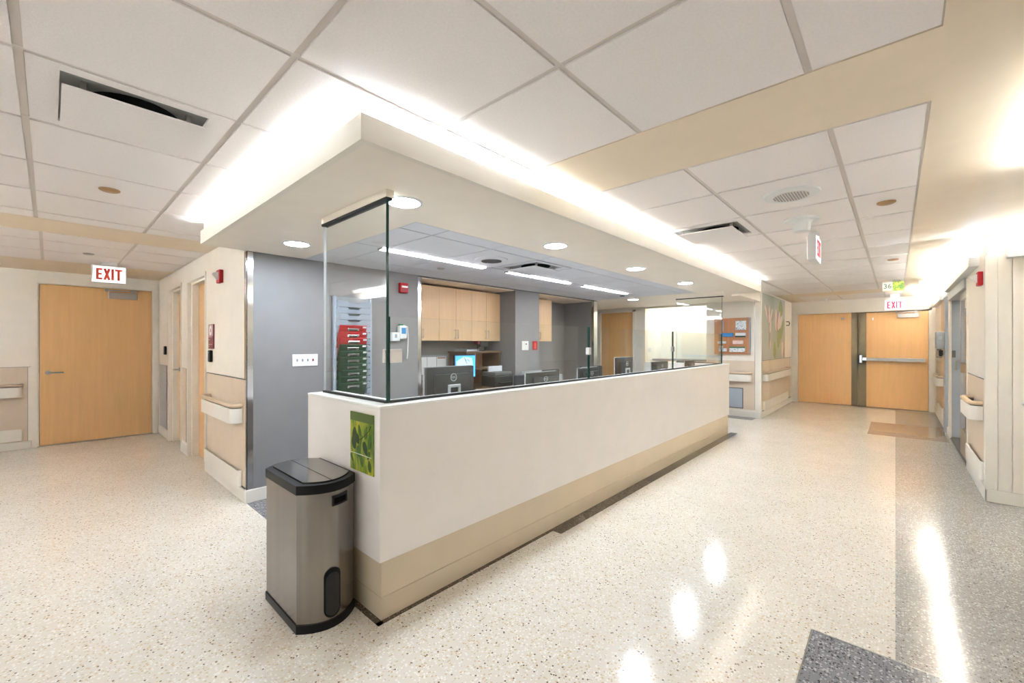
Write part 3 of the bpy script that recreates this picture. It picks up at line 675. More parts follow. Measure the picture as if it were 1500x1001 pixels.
nl = thing('ceiling_panel_light', (-3.34, 9.05, 2.28), 'square panel light in the bright nook ceiling', 'ceiling light')
part('panel', box(-3.8, -2.9, 8.85, 9.3, 2.28, 2.295), 'lamp_nook', nl); part('frame', box(-3.83, -2.87, 8.82, 9.33, 2.288, 2.31), 'white_plastic', nl)

# ------------------------------------------------------------------ ceiling devices
def diffuser(c, w, d, z, label, tmat):
    th = thing('air_diffuser', (c[0], c[1], z), label, 'air vent')
    mb = MB(); a, b = w/2-.012, d/2-.012
    i, j = a-.05, b-.08
    for x0, x1, y0, y1 in ((-a, -i, -b, b), (i, a, -b, b), (-i, i, -b, -j), (-i, i, j, b)): mb.box(x0, x1, y0, y1, -.001, .012)
    lpart('frame', mb, tmat, th)
    lpart('plenum', MB().box(-i, i, -j, j, .009, .0135), 'plenum', th)
    lpart('neck', MB().lathe([(.15, .006), (.15, .009)], n=32).xf(Matrix.Translation((.05, 0, 0))), 'dark_void', th, None, True)
    lpart('plaque', MB().box(-a+.085, a-.085, -b+.085, b-.085, -.034, -.028), tmat, th, 'flat square centre plate')
    for sx in (-1, 1):
        for sy in (-1, 1): lpart('hanger', MB().box(sx*(i-.06)-.008, sx*(i-.06)+.008, sy*(j-.06)-.008, sy*(j-.06)+.008, -.028, .01), 'satin_metal', th)
diffuser(DIFF1, .615, .615, ZC, 'square plaque air diffuser in the ceiling toward the wide exit door', 'tile')
diffuser(DIFF2, .625, .65, ZC, 'square plaque air diffuser beside the cove light and the round speaker', 'tile')
diffuser(DIFF3, .60, .60, ZS+.002, 'square plaque air diffuser in the station ceiling', 'station_tile')
def cap(x, y, z, label, mat='brass_cap', r=.05):
    single('sprinkler_cap', MB().lathe([(r*.8, -.012), (r, -.006), (r, .0)], (x, y, z-.002), 24), mat, (x, y, z), label, 'sprinkler', None, True)
cap(-3.58, .25, ZC, 'round bronze sprinkler cap near the square diffuser'); cap(-6.3, .28, ZC, 'small round sprinkler cap near the lit exit sign and wide door', 'satin_metal', .045)
cap(-.045, 3.78, ZC, 'round bronze sprinkler cap beside the white dome'); cap(-.02, 6.4, ZC, 'round bronze sprinkler cap before the number sign')
cap(-3.48, 2.73, ZS, 'round grey sprinkler cap in the station ceiling', 'satin_metal', .04)
cap(-3.3, 6.3, ZS, 'small dark sprinkler cap at the far end of the station ceiling', 'gunmetal', .04)
def speaker(x, y, z, label, m):
    th = thing('ceiling_speaker', (x, y, z), label, 'speaker')
    lpart('rim', MB().lathe([(.155, 0), (.15, -.008), (.13, -.012), (.10, -.013)], n=36), m, th, None, True)
    gr = lpart('grille', MB().lathe([(.098, -.013), (.096, -.016)], n=36), 'grid_metal' if m == 'white_plastic' else 'grid_dark', th, None, True)
    mb = MB()
    for k in range(13):
        xx = -.09+.015*k; h = math.sqrt(max(0, .094**2-xx**2)); mb.box(xx-.002, xx+.002, -h, h, -.0185, -.015)
    lpart('grille_rib', mb, 'gunmetal' if m != 'white_plastic' else 'grid_dark', gr)
speaker(-.49, 3.17, ZC-.002, 'round white ceiling speaker with slotted grille', 'white_plastic')
speaker(-2.78, 2.77, ZS, 'round grey speaker in the station ceiling', 'station_tile')
sd = thing('ceiling_dome', (-.53, 3.88, ZC), 'white dome device hanging under the corridor ceiling', 'detector')
lpart('base_plate', MB().lathe([(.115, 0), (.112, -.012), (.085, -.018)], n=32), 'white_plastic', sd, None, True)
lpart('housing', MB().lathe([(.072, -.016), (.058, -.03), (.056, -.085), (.05, -.094), (.02, -.096)], n=32), 'white_plastic', sd, None, True)
single('occupancy_sensor', MB().lathe([(.05, 0), (.045, -.02), (.02, -.04)], (-1.1, 11.2, ZC-.002), 20), 'white_plastic', (-1.1, 11.2, ZC), 'small white sensor dome in front of the double doors', 'sensor', None, True)
nc = thing('call_light', (.33, 8.5, 2.2), 'white corridor call light with four lenses', 'call light')
part('housing', box(.25, .41, 8.5, 8.56, 2.185, 2.26, bevel=.004), 'white_plastic', nc); part('stem', box(.30, .36, 8.51, 8.55, 2.26, 2.30), 'white_plastic', nc)
for k in range(4): part('lens', box(.256+.038*k, .288+.038*k, 8.494, 8.50, 2.20, 2.245), 'paper_grey', nc)

# exit signs
def letters(mb, x, s, hgt, th, ch):           # strokes in the (x, z) plane, unit box s wide
    def bar(p, q, t, dep=.002):
        p = Vector((p[0], 0, p[1])); q = Vector((q[0], 0, q[1])); d = (q-p).normalized(); n = Vector((-d.z, 0, d.x))*t/2
        mb.poly([p+n, p-n, q-n, q+n], (0, -dep, 0))
    if ch == 'E':
        bar((x+th/2, 0), (x+th/2, hgt), th)
        for z in (th/2, hgt/2, hgt-th/2): bar((x+th, z), (x+s*(.9 if z == hgt/2 else 1), z), th)
    if ch == 'X': bar((x+th*.5, 0), (x+s-th*.5, hgt), th); bar((x+th*.5, hgt), (x+s-th*.5, 0), th, .0024)
    if ch == 'I': bar((x+s/2, 0), (x+s/2, hgt), th)
    if ch == 'T': bar((x+s/2, 0), (x+s/2, hgt-th), th); bar((x, hgt-th/2), (x+s, hgt-th/2), th)
def exit_sign(loc, rz, label, lm, w=.30, h=.205, thick=.045, both=False, top=.03):
    th = thing('exit_sign', loc, label, 'exit sign', None, rz)      # faces local -y; loc is the sign's lower centre
    lpart('housing', MB().box(-w/2, w/2, -thick/2, thick/2, 0, h, bevel=.004), 'white_plastic', th)
    lpart('canopy', MB().box(-.07, .07, -.03, .03, h, h+top, bevel=.003), 'white_plastic', th)
    for sgn in ((1, -1) if both else (1,)):
        f = lpart('face', MB().box(-w/2+.012, w/2-.012, -.002, .002, .012, h-.012).xf(Matrix.Translation((0, -sgn*(thick/2+.001), 0))), 'exit_face', th, 'lit white face')
        mb = MB(); hh = h*.64; t = .022
        for ch, x, s in (('E', -.112, .052), ('X', -.052, .062), ('I', .012, .03), ('T', .048, .062)): letters(mb, x*w/.30, s*w/.30, hh, t, ch)
        m = Matrix.Translation((0, -thick/2-.0035, h*.18)); m = m if sgn == 1 else Matrix.Rotation(math.pi, 4, 'Z') @ m
        lpart('lettering', mb.xf(m), lm, f, 'red letters reading EXIT')
exit_sign((-6.84, .475, 2.055), R(90), 'lit EXIT sign hanging before the single wide wooden door', 'exit_red', top=.04)
exit_sign((-.008, 10.9, 1.985), 0, 'lit EXIT sign hanging before the double doors', 'exit_pink', top=.112)
exit_sign((-.517, 4.43, 2.05), R(90), 'EXIT sign seen edge-on next to the white ceiling dome', 'exit_pink', both=True, top=.046, thick=.06, h=.21)
# number sign
ns = thing('number_sign', (-.025, 8.5, 2.14), 'hanging sign with number 36 and green leaf picture', 'sign')
part('number_plate', box(-.145, -.030, 8.497, 8.503, 2.14, 2.274), 'paper', ns, 'white plate with the number 36')
part('photo_plate', box(-.030, .095, 8.496, 8.504, 2.14, 2.274), 'leaf_small', ns, 'green leaf picture')
for k in (-.10, .05): part('hanger', MB().tube([(k, 8.5, 2.27), (k, 8.5, 2.30)], .003), 'satin_metal', ns)
part('numerals', text_mb('36', .095).xf(frame_mat((-.088, 8.495, 2.207), (1, 0, 0), (0, 0, 1))), 'text_green', ns, 'number 36')

# ------------------------------------------------------------------ wall items, left corridor
def strobe(loc, n, label):
    x, y, z = loc; th = thing('fire_strobe', loc, label, 'fire alarm'); n = Vector((n[0], n[1], 0)); t = Vector((-n.y, n.x, 0))
    def q(a0, a1, d0, d1, z0, z1):
        p = Vector(loc)+t*a0+n*d0; r = Vector(loc)+t*a1+n*d1
        return (min(p.x, r.x), max(p.x, r.x), min(p.y, r.y), max(p.y, r.y), z+z0, z+z1)
    part('body', box(*q(-.055, .055, 0, .035, 0, .125), bevel=.006), 'red_plastic', th, 'red body')
    c = Vector(loc)+n*.035
    A = [c+t*a+Vector((0, 0, zz)) for a, zz in ((-.03, .03), (.03, .03), (.03, .105), (-.03, .105))]
    B = [c+n*.045+t*a+Vector((0, 0, zz)) for a, zz in ((-.012, .075), (.012, .075), (.012, .09), (-.012, .09))]
    mb = MB(); va = [mb.bm.verts.new(p) for p in A]; vb = [mb.bm.verts.new(p) for p in B]
    mb.bm.faces.new(va); mb.bm.faces.new(vb)
    for i in range(4): mb.bm.faces.new([va[i], va[(i+1) % 4], vb[(i+1) % 4], vb[i]])
    part('strobe_lens', mb, 'white_plastic', th, 'clear white strobe lens')
strobe((-4.80, YB, 1.93), (0, -1), 'red fire strobe on the cream wall near the steel corner')
strobe((XR, 5.66, 1.87), (-1, 0), 'red fire strobe beside the sliding glass door')
ws = thing('room_sign', (-5.17, YB, 1.30), 'maroon room sign with pale oval beside the recessed wooden door', 'sign')
part('plate', box(-5.27, -5.07, YB-.010, YB, 1.295, 1.545, bevel=.002, seg=1), 'maroon', ws)
part('picture_panel', box(-5.262, -5.078, YB-.0115, YB-.0095, 1.425, 1.54), 'rose', ws)
part('oval', MB().poly([(-5.17+.05*math.cos(a*math.pi/8), YB-.0115, 1.482+.052*math.sin(a*math.pi/8)) for a in range(16)], (0, -.001, 0)), 'paper', ws)
part('oval_dot', MB().poly([(-5.17+.02*math.cos(a*math.pi/6), YB-.0125, 1.482+.02*math.sin(a*math.pi/6)) for a in range(12)], (0, -.001, 0)), 'rose', ws)
for z, x1 in ((1.412, -5.12), (1.385, -5.2), (1.335, -5.11), (1.315, -5.22)): part('text_line', box(-5.255, x1, YB-.0112, YB-.0098, z, z+.009), 'rose', ws)
def reader(x, z, label):
    th = thing('card_reader', (x, YB, z), label, 'card reader')
    part('body', box(x-.04, x+.04, YB-.028, YB, z, z+.12, bevel=.008), 'black_plastic', th); part('indicator', box(x-.012, x+.012, YB-.0295, YB-.027, z+.095, z+.101), 'grey_plastic', th)
reader(-5.17, 1.16, 'black card reader under the maroon room sign'); reader(-7.66, 1.19, 'black card reader by the inner corridor corner')

# grey wall items
sw = thing('switch_plate', (XG, 1.598, 1.14), 'white four gang switch plate on the grey wall', 'switch')
part('plate', box(XG, XG+.007, 1.485, 1.711, 1.14, 1.25, bevel=.002, seg=1), 'white_plastic', sw)
for k in range(4): part('toggle', box(XG+.006, XG+.016, 1.520+.047*k, 1.530+.047*k, 1.185, 1.207), 'red_plastic' if k == 3 else 'grey_plastic', sw, 'red toggle' if k == 3 else 'grey toggle')
fp = thing('fire_pull', (XG, 2.637, 1.90), 'red fire alarm pull box on the grey wall', 'fire alarm')
part('box', box(XG, XG+.05, 2.588, 2.685, 1.908, 2.018, bevel=.008), 'red_plastic', fp); part('lever', box(XG+.05, XG+.056, 2.60, 2.675, 1.965, 1.985), 'paper', fp, 'white pull lever'); part('slot', box(XG+.049, XG+.0515, 2.61, 2.66, 1.925, 1.955), 'maroon', fp)
tm = thing('thermometer_unit', (XG, 2.57, 1.36), 'white wall mounted thermometer unit with coiled cord', 'medical device')
part('cradle', box(XG, XG+.06, 2.475, 2.575, 1.375, 1.47, bevel=.010), 'white_plastic', tm); part('cradle_slot', box(XG+.059, XG+.0615, 2.51, 2.535, 1.41, 1.45), 'grey_plastic', tm)
un = part('handset', box(XG+.01, XG+.07, 2.565, 2.655, 1.40, 1.545, bevel=.014), 'white_plastic', tm); part('display', box(XG+.069, XG+.0725, 2.585, 2.64, 1.455, 1.52), 'blue_print', un, 'blue display'); part('probe_cap', box(XG+.02, XG+.05, 2.575, 2.62, 1.545, 1.562), 'green_print', un, 'green probe cap')
part('cord', MB().tube([(XG+.03, 2.63, 1.55), (XG+.04, 2.68, 1.535), (XG+.035, 2.692, 1.40), (XG+.03, 2.69, 1.25), (XG+.02, 2.688, 1.18)], .006, 8), 'white_plastic', tm, None, True)
s2 = thing('wall_switch', (XG, 4.735, 1.25), 'white switch on the grey column', 'switch')
part('plate', box(XG, XG+.007, 4.66, 4.81, 1.25, 1.385, bevel=.002, seg=1), 'white_plastic', s2); part('rocker', box(XG+.006, XG+.012, 4.74, 4.765, 1.33, 1.35), 'gunmetal', s2)
s3 = thing('red_outlet', (XG, 4.965, 1.25), 'red emergency outlet on the grey column', 'outlet')
part('plate', box(XG, XG+.007, 4.905, 5.02, 1.25, 1.385, bevel=.002, seg=1), 'red_plastic', s3); part('socket', box(XG+.006, XG+.010, 4.94, 4.985, 1.27, 1.36), 'exit_red', s3)

# chart rack and binders
ry0, ry1, rp = 1.85, 2.245, .0625
rk = thing('chart_rack', (XG, 2.05, .80), 'pale blue wall rack of chart pockets on the grey wall', 'chart rack')
part('back_panel', box(XG, XG+.01, ry0, ry1, .78, 1.81), 'grey_plastic', rk)
for y in (ry0, ry1-.02): part('side_rail', box(XG, XG+.05, y, y+.02, .78, 1.81), 'rack_plastic', rk)
for k in [0, 1, 2, 3, 4, 15]:
    z = 1.79-rp*k; s = -.06; mb = MB()
    a, b = ry0+.03, ry1-.03; m = (a+b)/2
    mb.poly([(0, a, 0), (0, b, 0), (0, b, .056), (0, m+.07, .056), (0, m+.05, .036), (0, m-.05, .036), (0, m-.07, .056), (0, a, .056)], (.006, 0, 0))
    mb.box(-.03, .006, a, b, -.004, .004); mb.box(-.03, .006, a-.008, a, 0, .056); mb.box(-.03, .006, b, b+.008, 0, .056)
    mb.xf(Matrix.Translation((XG+.045, 0, z-.075)) @ Matrix.Rotation(R(14), 4, 'Y'))
    part('pocket', mb, 'rack_plastic', rk)
for k in range(5, 15):
    z = 1.79-rp*k
    part('slot_lug', MB().box(-.03, .006, ry1-.06, ry1-.022, 0, .05).xf(Matrix.Translation((XG+.045, 0, z-.075)) @ Matrix.Rotation(R(14), 4, 'Y')), 'rack_plastic', rk)
for k in range(10):
    red = k < 3; z = 1.365-rp*k; th_ = 'red' if red else 'green'
    yo = random.uniform(-.006, .006); a, b = 1.885+yo, 2.165+yo
    nm = ('topmost', 'second', 'third', 'fourth', 'fifth', 'sixth', 'seventh')[k if red else k-3]
    lab = ('%s %s chart binder from the top of the wall rack' % (nm, th_)) if nm != 'topmost' else 'topmost %s chart binder in the wall rack' % th_
    t = thing('chart_binder', (XG+.05, 2.03, z), lab, 'binder', 'chart binders in the wall rack')
    T = Matrix.Translation((XG+.034, 0, z)) @ Matrix.Rotation(R(24), 4, 'Y')
    part('cover', MB().box(-.014, 0, a, b, 0, .175, bevel=.003, seg=1).xf(T), 'red_plastic' if red else 'green_plastic', t)
    part('metal_clip', MB().box(0, .007, a+.08, b-.08, .120, .148, bevel=.003, seg=1).xf(T), 'chrome', t, 'metal clip'); part('clip_slot', MB().box(.0065, .0085, a+.10, b-.10, .122, .133).xf(T), 'dark_plastic', t)
    part('label_tag', MB().box(0, .003, b-.045, b-.008, .150, .168).xf(T), 'paper', t, 'white label tag')

# ------------------------------------------------------------------ cabinets, station interior
def wall_cabinet(y0, y1, label, doors):
    cb = thing('wall_cabinet', (-4.5, (y0+y1)/2, 1.385), label, 'cabinet')
    part('body', box(-4.69, -4.372, y0, y1, 1.387, 2.082), 'maple_light', cb)
    for a, b, hs in doors:
        dr = part('door', box(-4.37, -4.35, a+.0015, b-.0015, 1.387, 2.082), 'maple_light', cb)
        if hs:
            y = b-.025 if hs > 0 else a+.025
            part('pull_handle', MB().tube([(-4.35, y, 1.42), (-4.325, y, 1.422), (-4.325, y, 1.528), (-4.35, y, 1.53)], .005), 'satin_metal', dr, 'bar pull handle', True)
    return cb
e = [4.515-.283*k for k in range(6)]
wall_cabinet(2.895, e[3], 'maple wall cabinet next to the steel edged grey wall, above the paper rack', [(2.895, e[5], 0), (e[5], e[4], -1), (e[4], e[3], 1)])
wall_cabinet(e[3]+.001, e[1]-.001, 'maple wall cabinet in the middle of the alcove above the hutch', [(e[3]+.001, e[2], -1), (e[2], e[1]-.001, 1)])
wall_cabinet(e[1], e[0], 'single door maple wall cabinet against the grey column, over the hutch end', [(e[1], e[0], -1)])
wall_cabinet(5.075, 5.785, 'maple wall cabinet in the second alcove past the grey column', [(5.075, 5.43, 0), (5.43, 5.785, -1)])
bc = thing('back_desk', (-4.4, 4.2, 0), 'brown back desk running along the alcove wall', 'desk')
part('desk_top', box(-4.69, -4.0, 2.9, 4.515, .72, .75, bevel=.004, seg=1), 'walnut', bc); part('modesty_panel', box(-4.68, -4.64, 2.9, 4.515, 0, .72), 'walnut', bc)
for y in (2.9, 4.49): part('side_panel', box(-4.64, -4.06, y, y+.025, 0, .72), 'walnut', bc)
ht = thing('desk_hutch', (-4.5, 4.2, .75), 'brown wooden desk hutch with open shelves under the wall cabinets', 'shelf')
part('top_board', box(-4.69, -4.30, 3.80, 4.50, 1.215, 1.24), 'walnut', ht); part('back_board', box(-4.69, -4.675, 3.82, 4.48, .75, 1.215), 'brown_wood', ht)
for y in (3.82, 4.46): part('side_board', box(-4.675, -4.32, y, y+.02, .75, 1.215), 'walnut', ht)
part('shelf', box(-4.675, -4.33, 3.84, 4.46, .985, 1.0), 'walnut', ht)
# telephone like device on the hutch, bag on it and printer below
wd = thing('label_scanner', (-4.42, 4.2, 1.24), 'black and red desktop scanner on a stand atop the hutch', 'device')
part('stand', MB().tube([(-4.42, 4.13, 1.24), (-4.42, 4.13, 1.36)], .012).box(-4.47, -4.37, 4.08, 4.2, 1.24, 1.25), 'black_plastic', wd); part('head', box(-4.46, -4.38, 4.14, 4.30, 1.30, 1.385, bevel=.012), 'dark_plastic', wd); part('red_window', box(-4.46, -4.385, 4.10, 4.135, 1.34, 1.385), 'maroon', wd)
part('cable', MB().tube([(-4.42, 4.28, 1.31), (-4.41, 4.30, 1.28), (-4.42, 4.25, 1.245)], .005, 6), 'black_plastic', wd)
for k, (y, m) in enumerate(((3.86, 'paper_grey'), (3.95, 'blue_print'))): pass
tr = thing('document_tray', (-4.45, 3.96, 1.24), 'low blue grey document tray on top of the hutch', 'tray')
part('base', box(-4.58, -4.33, 3.84, 4.07, 1.241, 1.247), 'grey_plastic', tr); part('paper_stack', box(-4.57, -4.35, 3.86, 4.05, 1.247, 1.262), 'paper_grey', tr)
for y in (3.84, 4.064): part('side_wall', box(-4.58, -4.33, y, y+.006, 1.247, 1.275), 'grey_plastic', tr)
pr = thing('printer', (-4.2, 4.28, .75), 'black and grey desk printer below the hutch', 'printer')
part('body', box(-4.30, -4.03, 4.08, 4.45, .751, .90, bevel=.012), 'dark_plastic', pr); part('lid', box(-4.29, -4.04, 4.09, 4.44, .90, .955, bevel=.012), 'gunmetal', pr); part('paper_feed', box(-4.22, -4.20, 4.13, 4.40, .955, 1.03), 'paper_grey', pr); part('output_tray', box(-4.03, -3.985, 4.15, 4.38, .80, .81), 'black_plastic', pr)
pr2 = thing('copier', (-4.3, 4.83, 0), 'tall grey copier standing in front of the grey column', 'copier')
part('body', box(-4.03, -3.62, 4.62, 5.05, 0, .80, bevel=.012), 'grey_plastic', pr2); part('scanner_bed', box(-4.03, -3.60, 4.60, 5.06, .81, .90, bevel=.01), 'silver_plastic', pr2); part('lid', box(-4.02, -3.64, 4.62, 5.04, .90, .945, bevel=.01), 'grey_plastic', pr2); part('control_panel', box(-3.62, -3.55, 4.66, 4.86, .86, .875), 'dark_plastic', pr2); part('drawer', box(-3.622, -3.612, 4.64, 5.03, .30, .55), 'silver_plastic', pr2)
bb = thing('paper_rack', (-4.6, 3.3, .95), 'white notice sheets pinned below the wall cabinet', 'notice')
part('board', box(-4.695, -4.68, 3.0, 3.79, .86, 1.19), 'grey_plastic', bb)
for y0, y1 in ((3.28, 3.43), (3.44, 3.59), (3.60, 3.76)): part('sheet', box(-4.68, -4.677, y0, y1, .93, 1.165), 'paper', bb)
part('sheet_heading', box(-4.677, -4.676, 3.61, 3.75, 1.14, 1.158), 'brass_cap', bb); part('wall_outlet', box(-4.68, -4.674, 3.12, 3.19, 1.0, 1.17), 'white_plastic', bb)

def monitor(label, tall=True, tilt=0):
    th = thing('monitor', (0, 0, 0), label, 'monitor')          # screen faces local -x, back faces +x; origin at foot
    w, h, z0 = .215, .27, .165
    T = Matrix.Translation((0, 0, z0)) @ Matrix.Rotation(R(tilt), 4, 'Y')
    lpart('shell', MB().box(-.018, .010, -w, w, 0, h, bevel=.006).box(.010, .034, -w*.72, w*.72, .04, h-.05, bevel=.01).xf(T), 'dark_plastic', th, 'dark back shell', True)
    lpart('bezel', MB().box(-.026, -.018, -w-.003, w+.003, -.003, .014).box(-.026, -.018, -w-.003, w+.003, h-.012, h+.003).box(-.026, -.018, -w-.003, -w+.012, 0, h).box(-.026, -.018, w-.012, w+.003, 0, h).xf(T), 'silver_plastic', th, 'silver bezel')
    lpart('screen', MB().box(-.022, -.019, -w+.01, w-.01, .012, h-.01).xf(T), 'black_plastic', th)
    st = lpart('stand', MB().box(.034, .05, -.055, -.037, -.05, .14, bevel=.003, seg=1).box(.034, .05, .037, .055, -.05, .14, bevel=.003, seg=1).box(.034, .05, -.055, .055, .125, .145, bevel=.003, seg=1).xf(T), 'silver_plastic', th, 'silver stand frame')
    lpart('neck', MB().box(.03, .052, -.04, .04, .01, z0+.06, bevel=.004, seg=1), 'silver_plastic', th)
    lpart('foot', MB().box(-.08, .12, -.12, .12, 0, .014, bevel=.005), 'silver_plastic', th)
    lg = lpart('badge', MB().sweep([(.026*math.cos(2*math.pi*k/20), .026*math.sin(2*math.pi*k/20)) for k in range(20)], [(-.0025, 0), (.0025, 0), (.0025, .002), (-.0025, .002)], True).xf(T @ frame_mat((.034, 0, h-.075), (0, 1, 0), (0, 0, 1))), 'silver_plastic', th, 'round silver badge')
    lpart('badge_letters', text_mb('DELL', .018, .002).xf(T @ frame_mat((.035, 0, h-.075), (0, 1, 0), (0, 0, 1))), 'silver_plastic', lg)
    return th
mons = [((-2.35, 1.93, .75), 0, 'large dark monitor with silver badge nearest the grey wall screens'), ((-2.30, 2.93, .662), 0, 'dark monitor behind the first low glass screen, near the copier'),
        ((-2.38, 3.82, .662), 4, 'dark monitor behind the joint of the low glass screens'), ((-2.38, 4.60, .75), 2, 'dark monitor in front of the far wooden door'),
        ((-2.42, 5.72, .662), -4, 'dark monitor seen before the bright nook, beside the last glass joint'), ((-2.24, 6.36, .662), 5, 'dark monitor nearest the tall far glass screen')]
proto = monitor(mons[0][2])
for i, (l, rz, lab) in enumerate(mons):
    m = proto if i == 0 else copy_tree(proto)
    z = .75; place(m, (l[0], l[1], .75), R(rz), lab, 'monitors on the counter work surface')
    if l[2] < .7: m.scale.z = .80
# low desk phones / wedges beside the monitors
def desk_phone(x, y, rz, label):
    th = thing('document_stand', (x, y, .75), label, 'document stand', None, rz)
    T = Matrix.Rotation(R(-18), 4, 'Y')
    lpart('panel', MB().box(-.012, .012, -.21, .21, .02, .27, bevel=.005).xf(T), 'dark_plastic', th); lpart('foot', MB().box(-.10, .05, -.12, .12, 0, .016, bevel=.004), 'black_plastic', th); lpart('label_tag', MB().box(.012, .014, .14, .20, .215, .262).xf(T), 'paper', th, 'white label')
desk_phone(-2.13, 2.02, 0, 'low dark document stand with white label before the badge monitor')
desk_phone(-2.2, 3.42, 0, 'low dark document stand beside the monitor near the copier'); desk_phone(-2.2, 4.86, 0, 'low dark document stand beside the monitor before the far door')
# blue screen on the back desk
bs = thing('monitor', (-4.1100, 3.619, .75), 'lit monitor with blue screen on the back desk', 'monitor')
part('shell', box(-4.1400, -4.1100, 3.439, 3.80, .90, 1.205, bevel=.005), 'black_plastic', bs); sc = part('screen', box(-4.1100, -4.1070, 3.450, 3.789, .915, 1.192), 'screen_blue', bs, 'glowing blue screen')
part('screen_glow', MB().poly([(-4.1068, 3.477, .98), (-4.1068, 3.610, .95), (-4.1068, 3.752, 1.05), (-4.1068, 3.733, 1.16), (-4.1068, 3.591, 1.18), (-4.1068, 3.467, 1.12)], (.0006, 0, 0)), 'screen_pale', sc)
part('screen_figure', MB().tube([(-4.1060, 3.600, 1.17), (-4.1060, 3.619, 1.13), (-4.1060, 3.639, 1.09)], .006, 5).tube([(-4.1060, 3.619, 1.13), (-4.1060, 3.667, 1.14), (-4.1060, 3.686, 1.11)], .005, 5), 'maroon', sc)
part('neck', box(-4.1500, -4.1250, 3.591, 3.648, .75, .95), 'black_plastic', bs); part('foot', box(-4.2000, -4.0300, 3.515, 3.724, .75, .762, bevel=.003, seg=1), 'black_plastic', bs)

# office chairs
def chair(label, back_mat='mesh_black'):
    th = thing('office_chair', (0, 0, 0), label, 'chair')      # backrest toward local -x
    lpart('seat', MB().box(-.22, .24, -.24, .24, .43, .50, bevel=.03, seg=3), back_mat, th, None, True)
    lpart('backrest', MB().box(-.30, -.25, -.22, .22, .56, 1.02, bevel=.022, seg=3), back_mat, th, None, True)
    lpart('back_post', MB().tube([(-.15, 0, .43), (-.27, 0, .42), (-.30, 0, .60)], .022), 'black_plastic', th, None, True)
    lpart('column', MB().tube([(0, 0, .10), (0, 0, .43)], .028, 12), 'satin_metal', th, None, True)
    for k in range(5):
        a = 2*math.pi*k/5; lg = lpart('leg', MB().tube([(0, 0, .12), (.15*math.cos(a), .15*math.sin(a), .105), (.29*math.cos(a), .29*math.sin(a), .075)], .02), 'black_plastic', th, None, True)
        lpart('caster', MB().lathe([(.028, -.022), (.03, -.015), (.03, .015), (.028, .022)], (.29*math.cos(a), .29*math.sin(a), .031), 12, 'y'), 'black_rubber', lg, None, True)
    for sy in (-1, 1):
        ar = lpart('armrest', MB().box(-.16, .12, sy*.27-.03, sy*.27+.03, .66, .69, bevel=.010), 'black_plastic', th, None, True); lpart('arm_post', MB().tube([(-.02, sy*.23, .46), (-.02, sy*.275, .5), (-.02, sy*.275, .665)], .015), 'black_plastic', ar, None, True)
    return th
c0 = chair('black office chair in front of the copier'); place(c0, (-3.15, 3.55, 0), R(165))
c1 = copy_tree(c0); place(c1, (-2.98, 4.35, 0), R(10), 'black office chair behind the joint of the low glass screens'); c2 = copy_tree(c0); place(c2, (-3.05, 5.3, 0), R(-15), 'black office chair facing the monitor before the far door')
c3 = chair('brown office chair in front of the bright nook', 'chair_brown'); place(c3, (-2.75, 8.15, 0), R(70))
# nook counter
nk = thing('nook_counter', (-3.34, 9.2, 0), 'pale counter with cabinet doors inside the bright nook', 'counter')
part('counter_top', box(NK[0]+.002, NK[1]-.002, 8.95, 9.448, .985, 1.015, bevel=.003, seg=1), 'grey_plastic', nk); part('body', box(NK[0]+.3, NK[1]-.004, 9.0, 9.448, 0, .985), 'trim_white', nk)
for k in range(3): dr = part('door', box(NK[0]+.305+.315*k, NK[0]+.612+.315*k, 8.985, 9.0, .10, .97), 'trim_white', nk); part('pull_handle', box(NK[0]+.33+.315*k, NK[0]+.34+.315*k, 8.965, 8.985, .8, .92), 'satin_metal', dr)
# low cabinet seen past the far end glass
fc = thing('file_cabinet', (-3.6, 8.3, 0), 'pale file cabinet standing before the bright nook', 'cabinet')
part('body', box(-3.78, -3.38, 8.15, 8.56, 0, .98, bevel=.005), 'trim_white', fc)
for k in range(3): dr = part('drawer', box(-3.765, -3.395, 8.138, 8.15, .05+.31*k, .34+.31*k), 'laminate', fc); part('pull_handle', box(-3.63, -3.53, 8.12, 8.138, .23+.31*k, .245+.31*k), 'satin_metal', dr)

# ------------------------------------------------------------------ end wall items
lb = thing('leaflet_board', (-2.25, YE, 1.15), 'brown wooden leaflet board with pockets on the end wall', 'board')
part('panel', box(-2.555, -1.965, YE-.055, YE-.001, 1.15, 1.822), 'brown_wood', lb)
part('side_panel', box(-1.964, -1.945, YE-.054, YE-.001, 1.15, 1.822), 'grey_plastic', lb)
yb = YE-.058
for nm, b, m in (('glove_box', (-2.44, -2.22, 1.475, 1.545), 'blue_print'), ('glove_box', (-2.185, -2.01, 1.47, 1.545), 'white_plastic'), ('mask_box', (-2.49, -2.34, 1.345, 1.39), 'paper_grey'), ('mask_box', (-2.23, -2.05, 1.335, 1.405), 'petal'),
                 ('tissue_box', (-2.47, -2.33, 1.20, 1.26), 'paper_grey'), ('tissue_box', (-2.285, -2.02, 1.19, 1.285), 'chart_photo')):
    part('pocket_'+nm, box(b[0], b[1], yb-.03, yb+.004, b[2], b[3], bevel=.008), m, lb)
part('green_edge', box(-2.285, -2.02, yb-.032, yb-.028, 1.265, 1.288), 'green_print', lb); part('dark_slot', box(-2.185, -2.01, yb-.032, yb-.028, 1.465, 1.49), 'green_plastic', lb)
part('printed_sheet', box(-2.185, -2.01, yb-.004, yb+.004, 1.60, 1.765), 'chart_photo', lb); part('slot_rail', box(-2.41, -2.39, yb-.004, yb+.004, 1.58, 1.78), 'grey_plastic', lb)
ap = thing('access_panel', (-2.25, YE, .15), 'light grey access panel low on the end wall', 'panel')
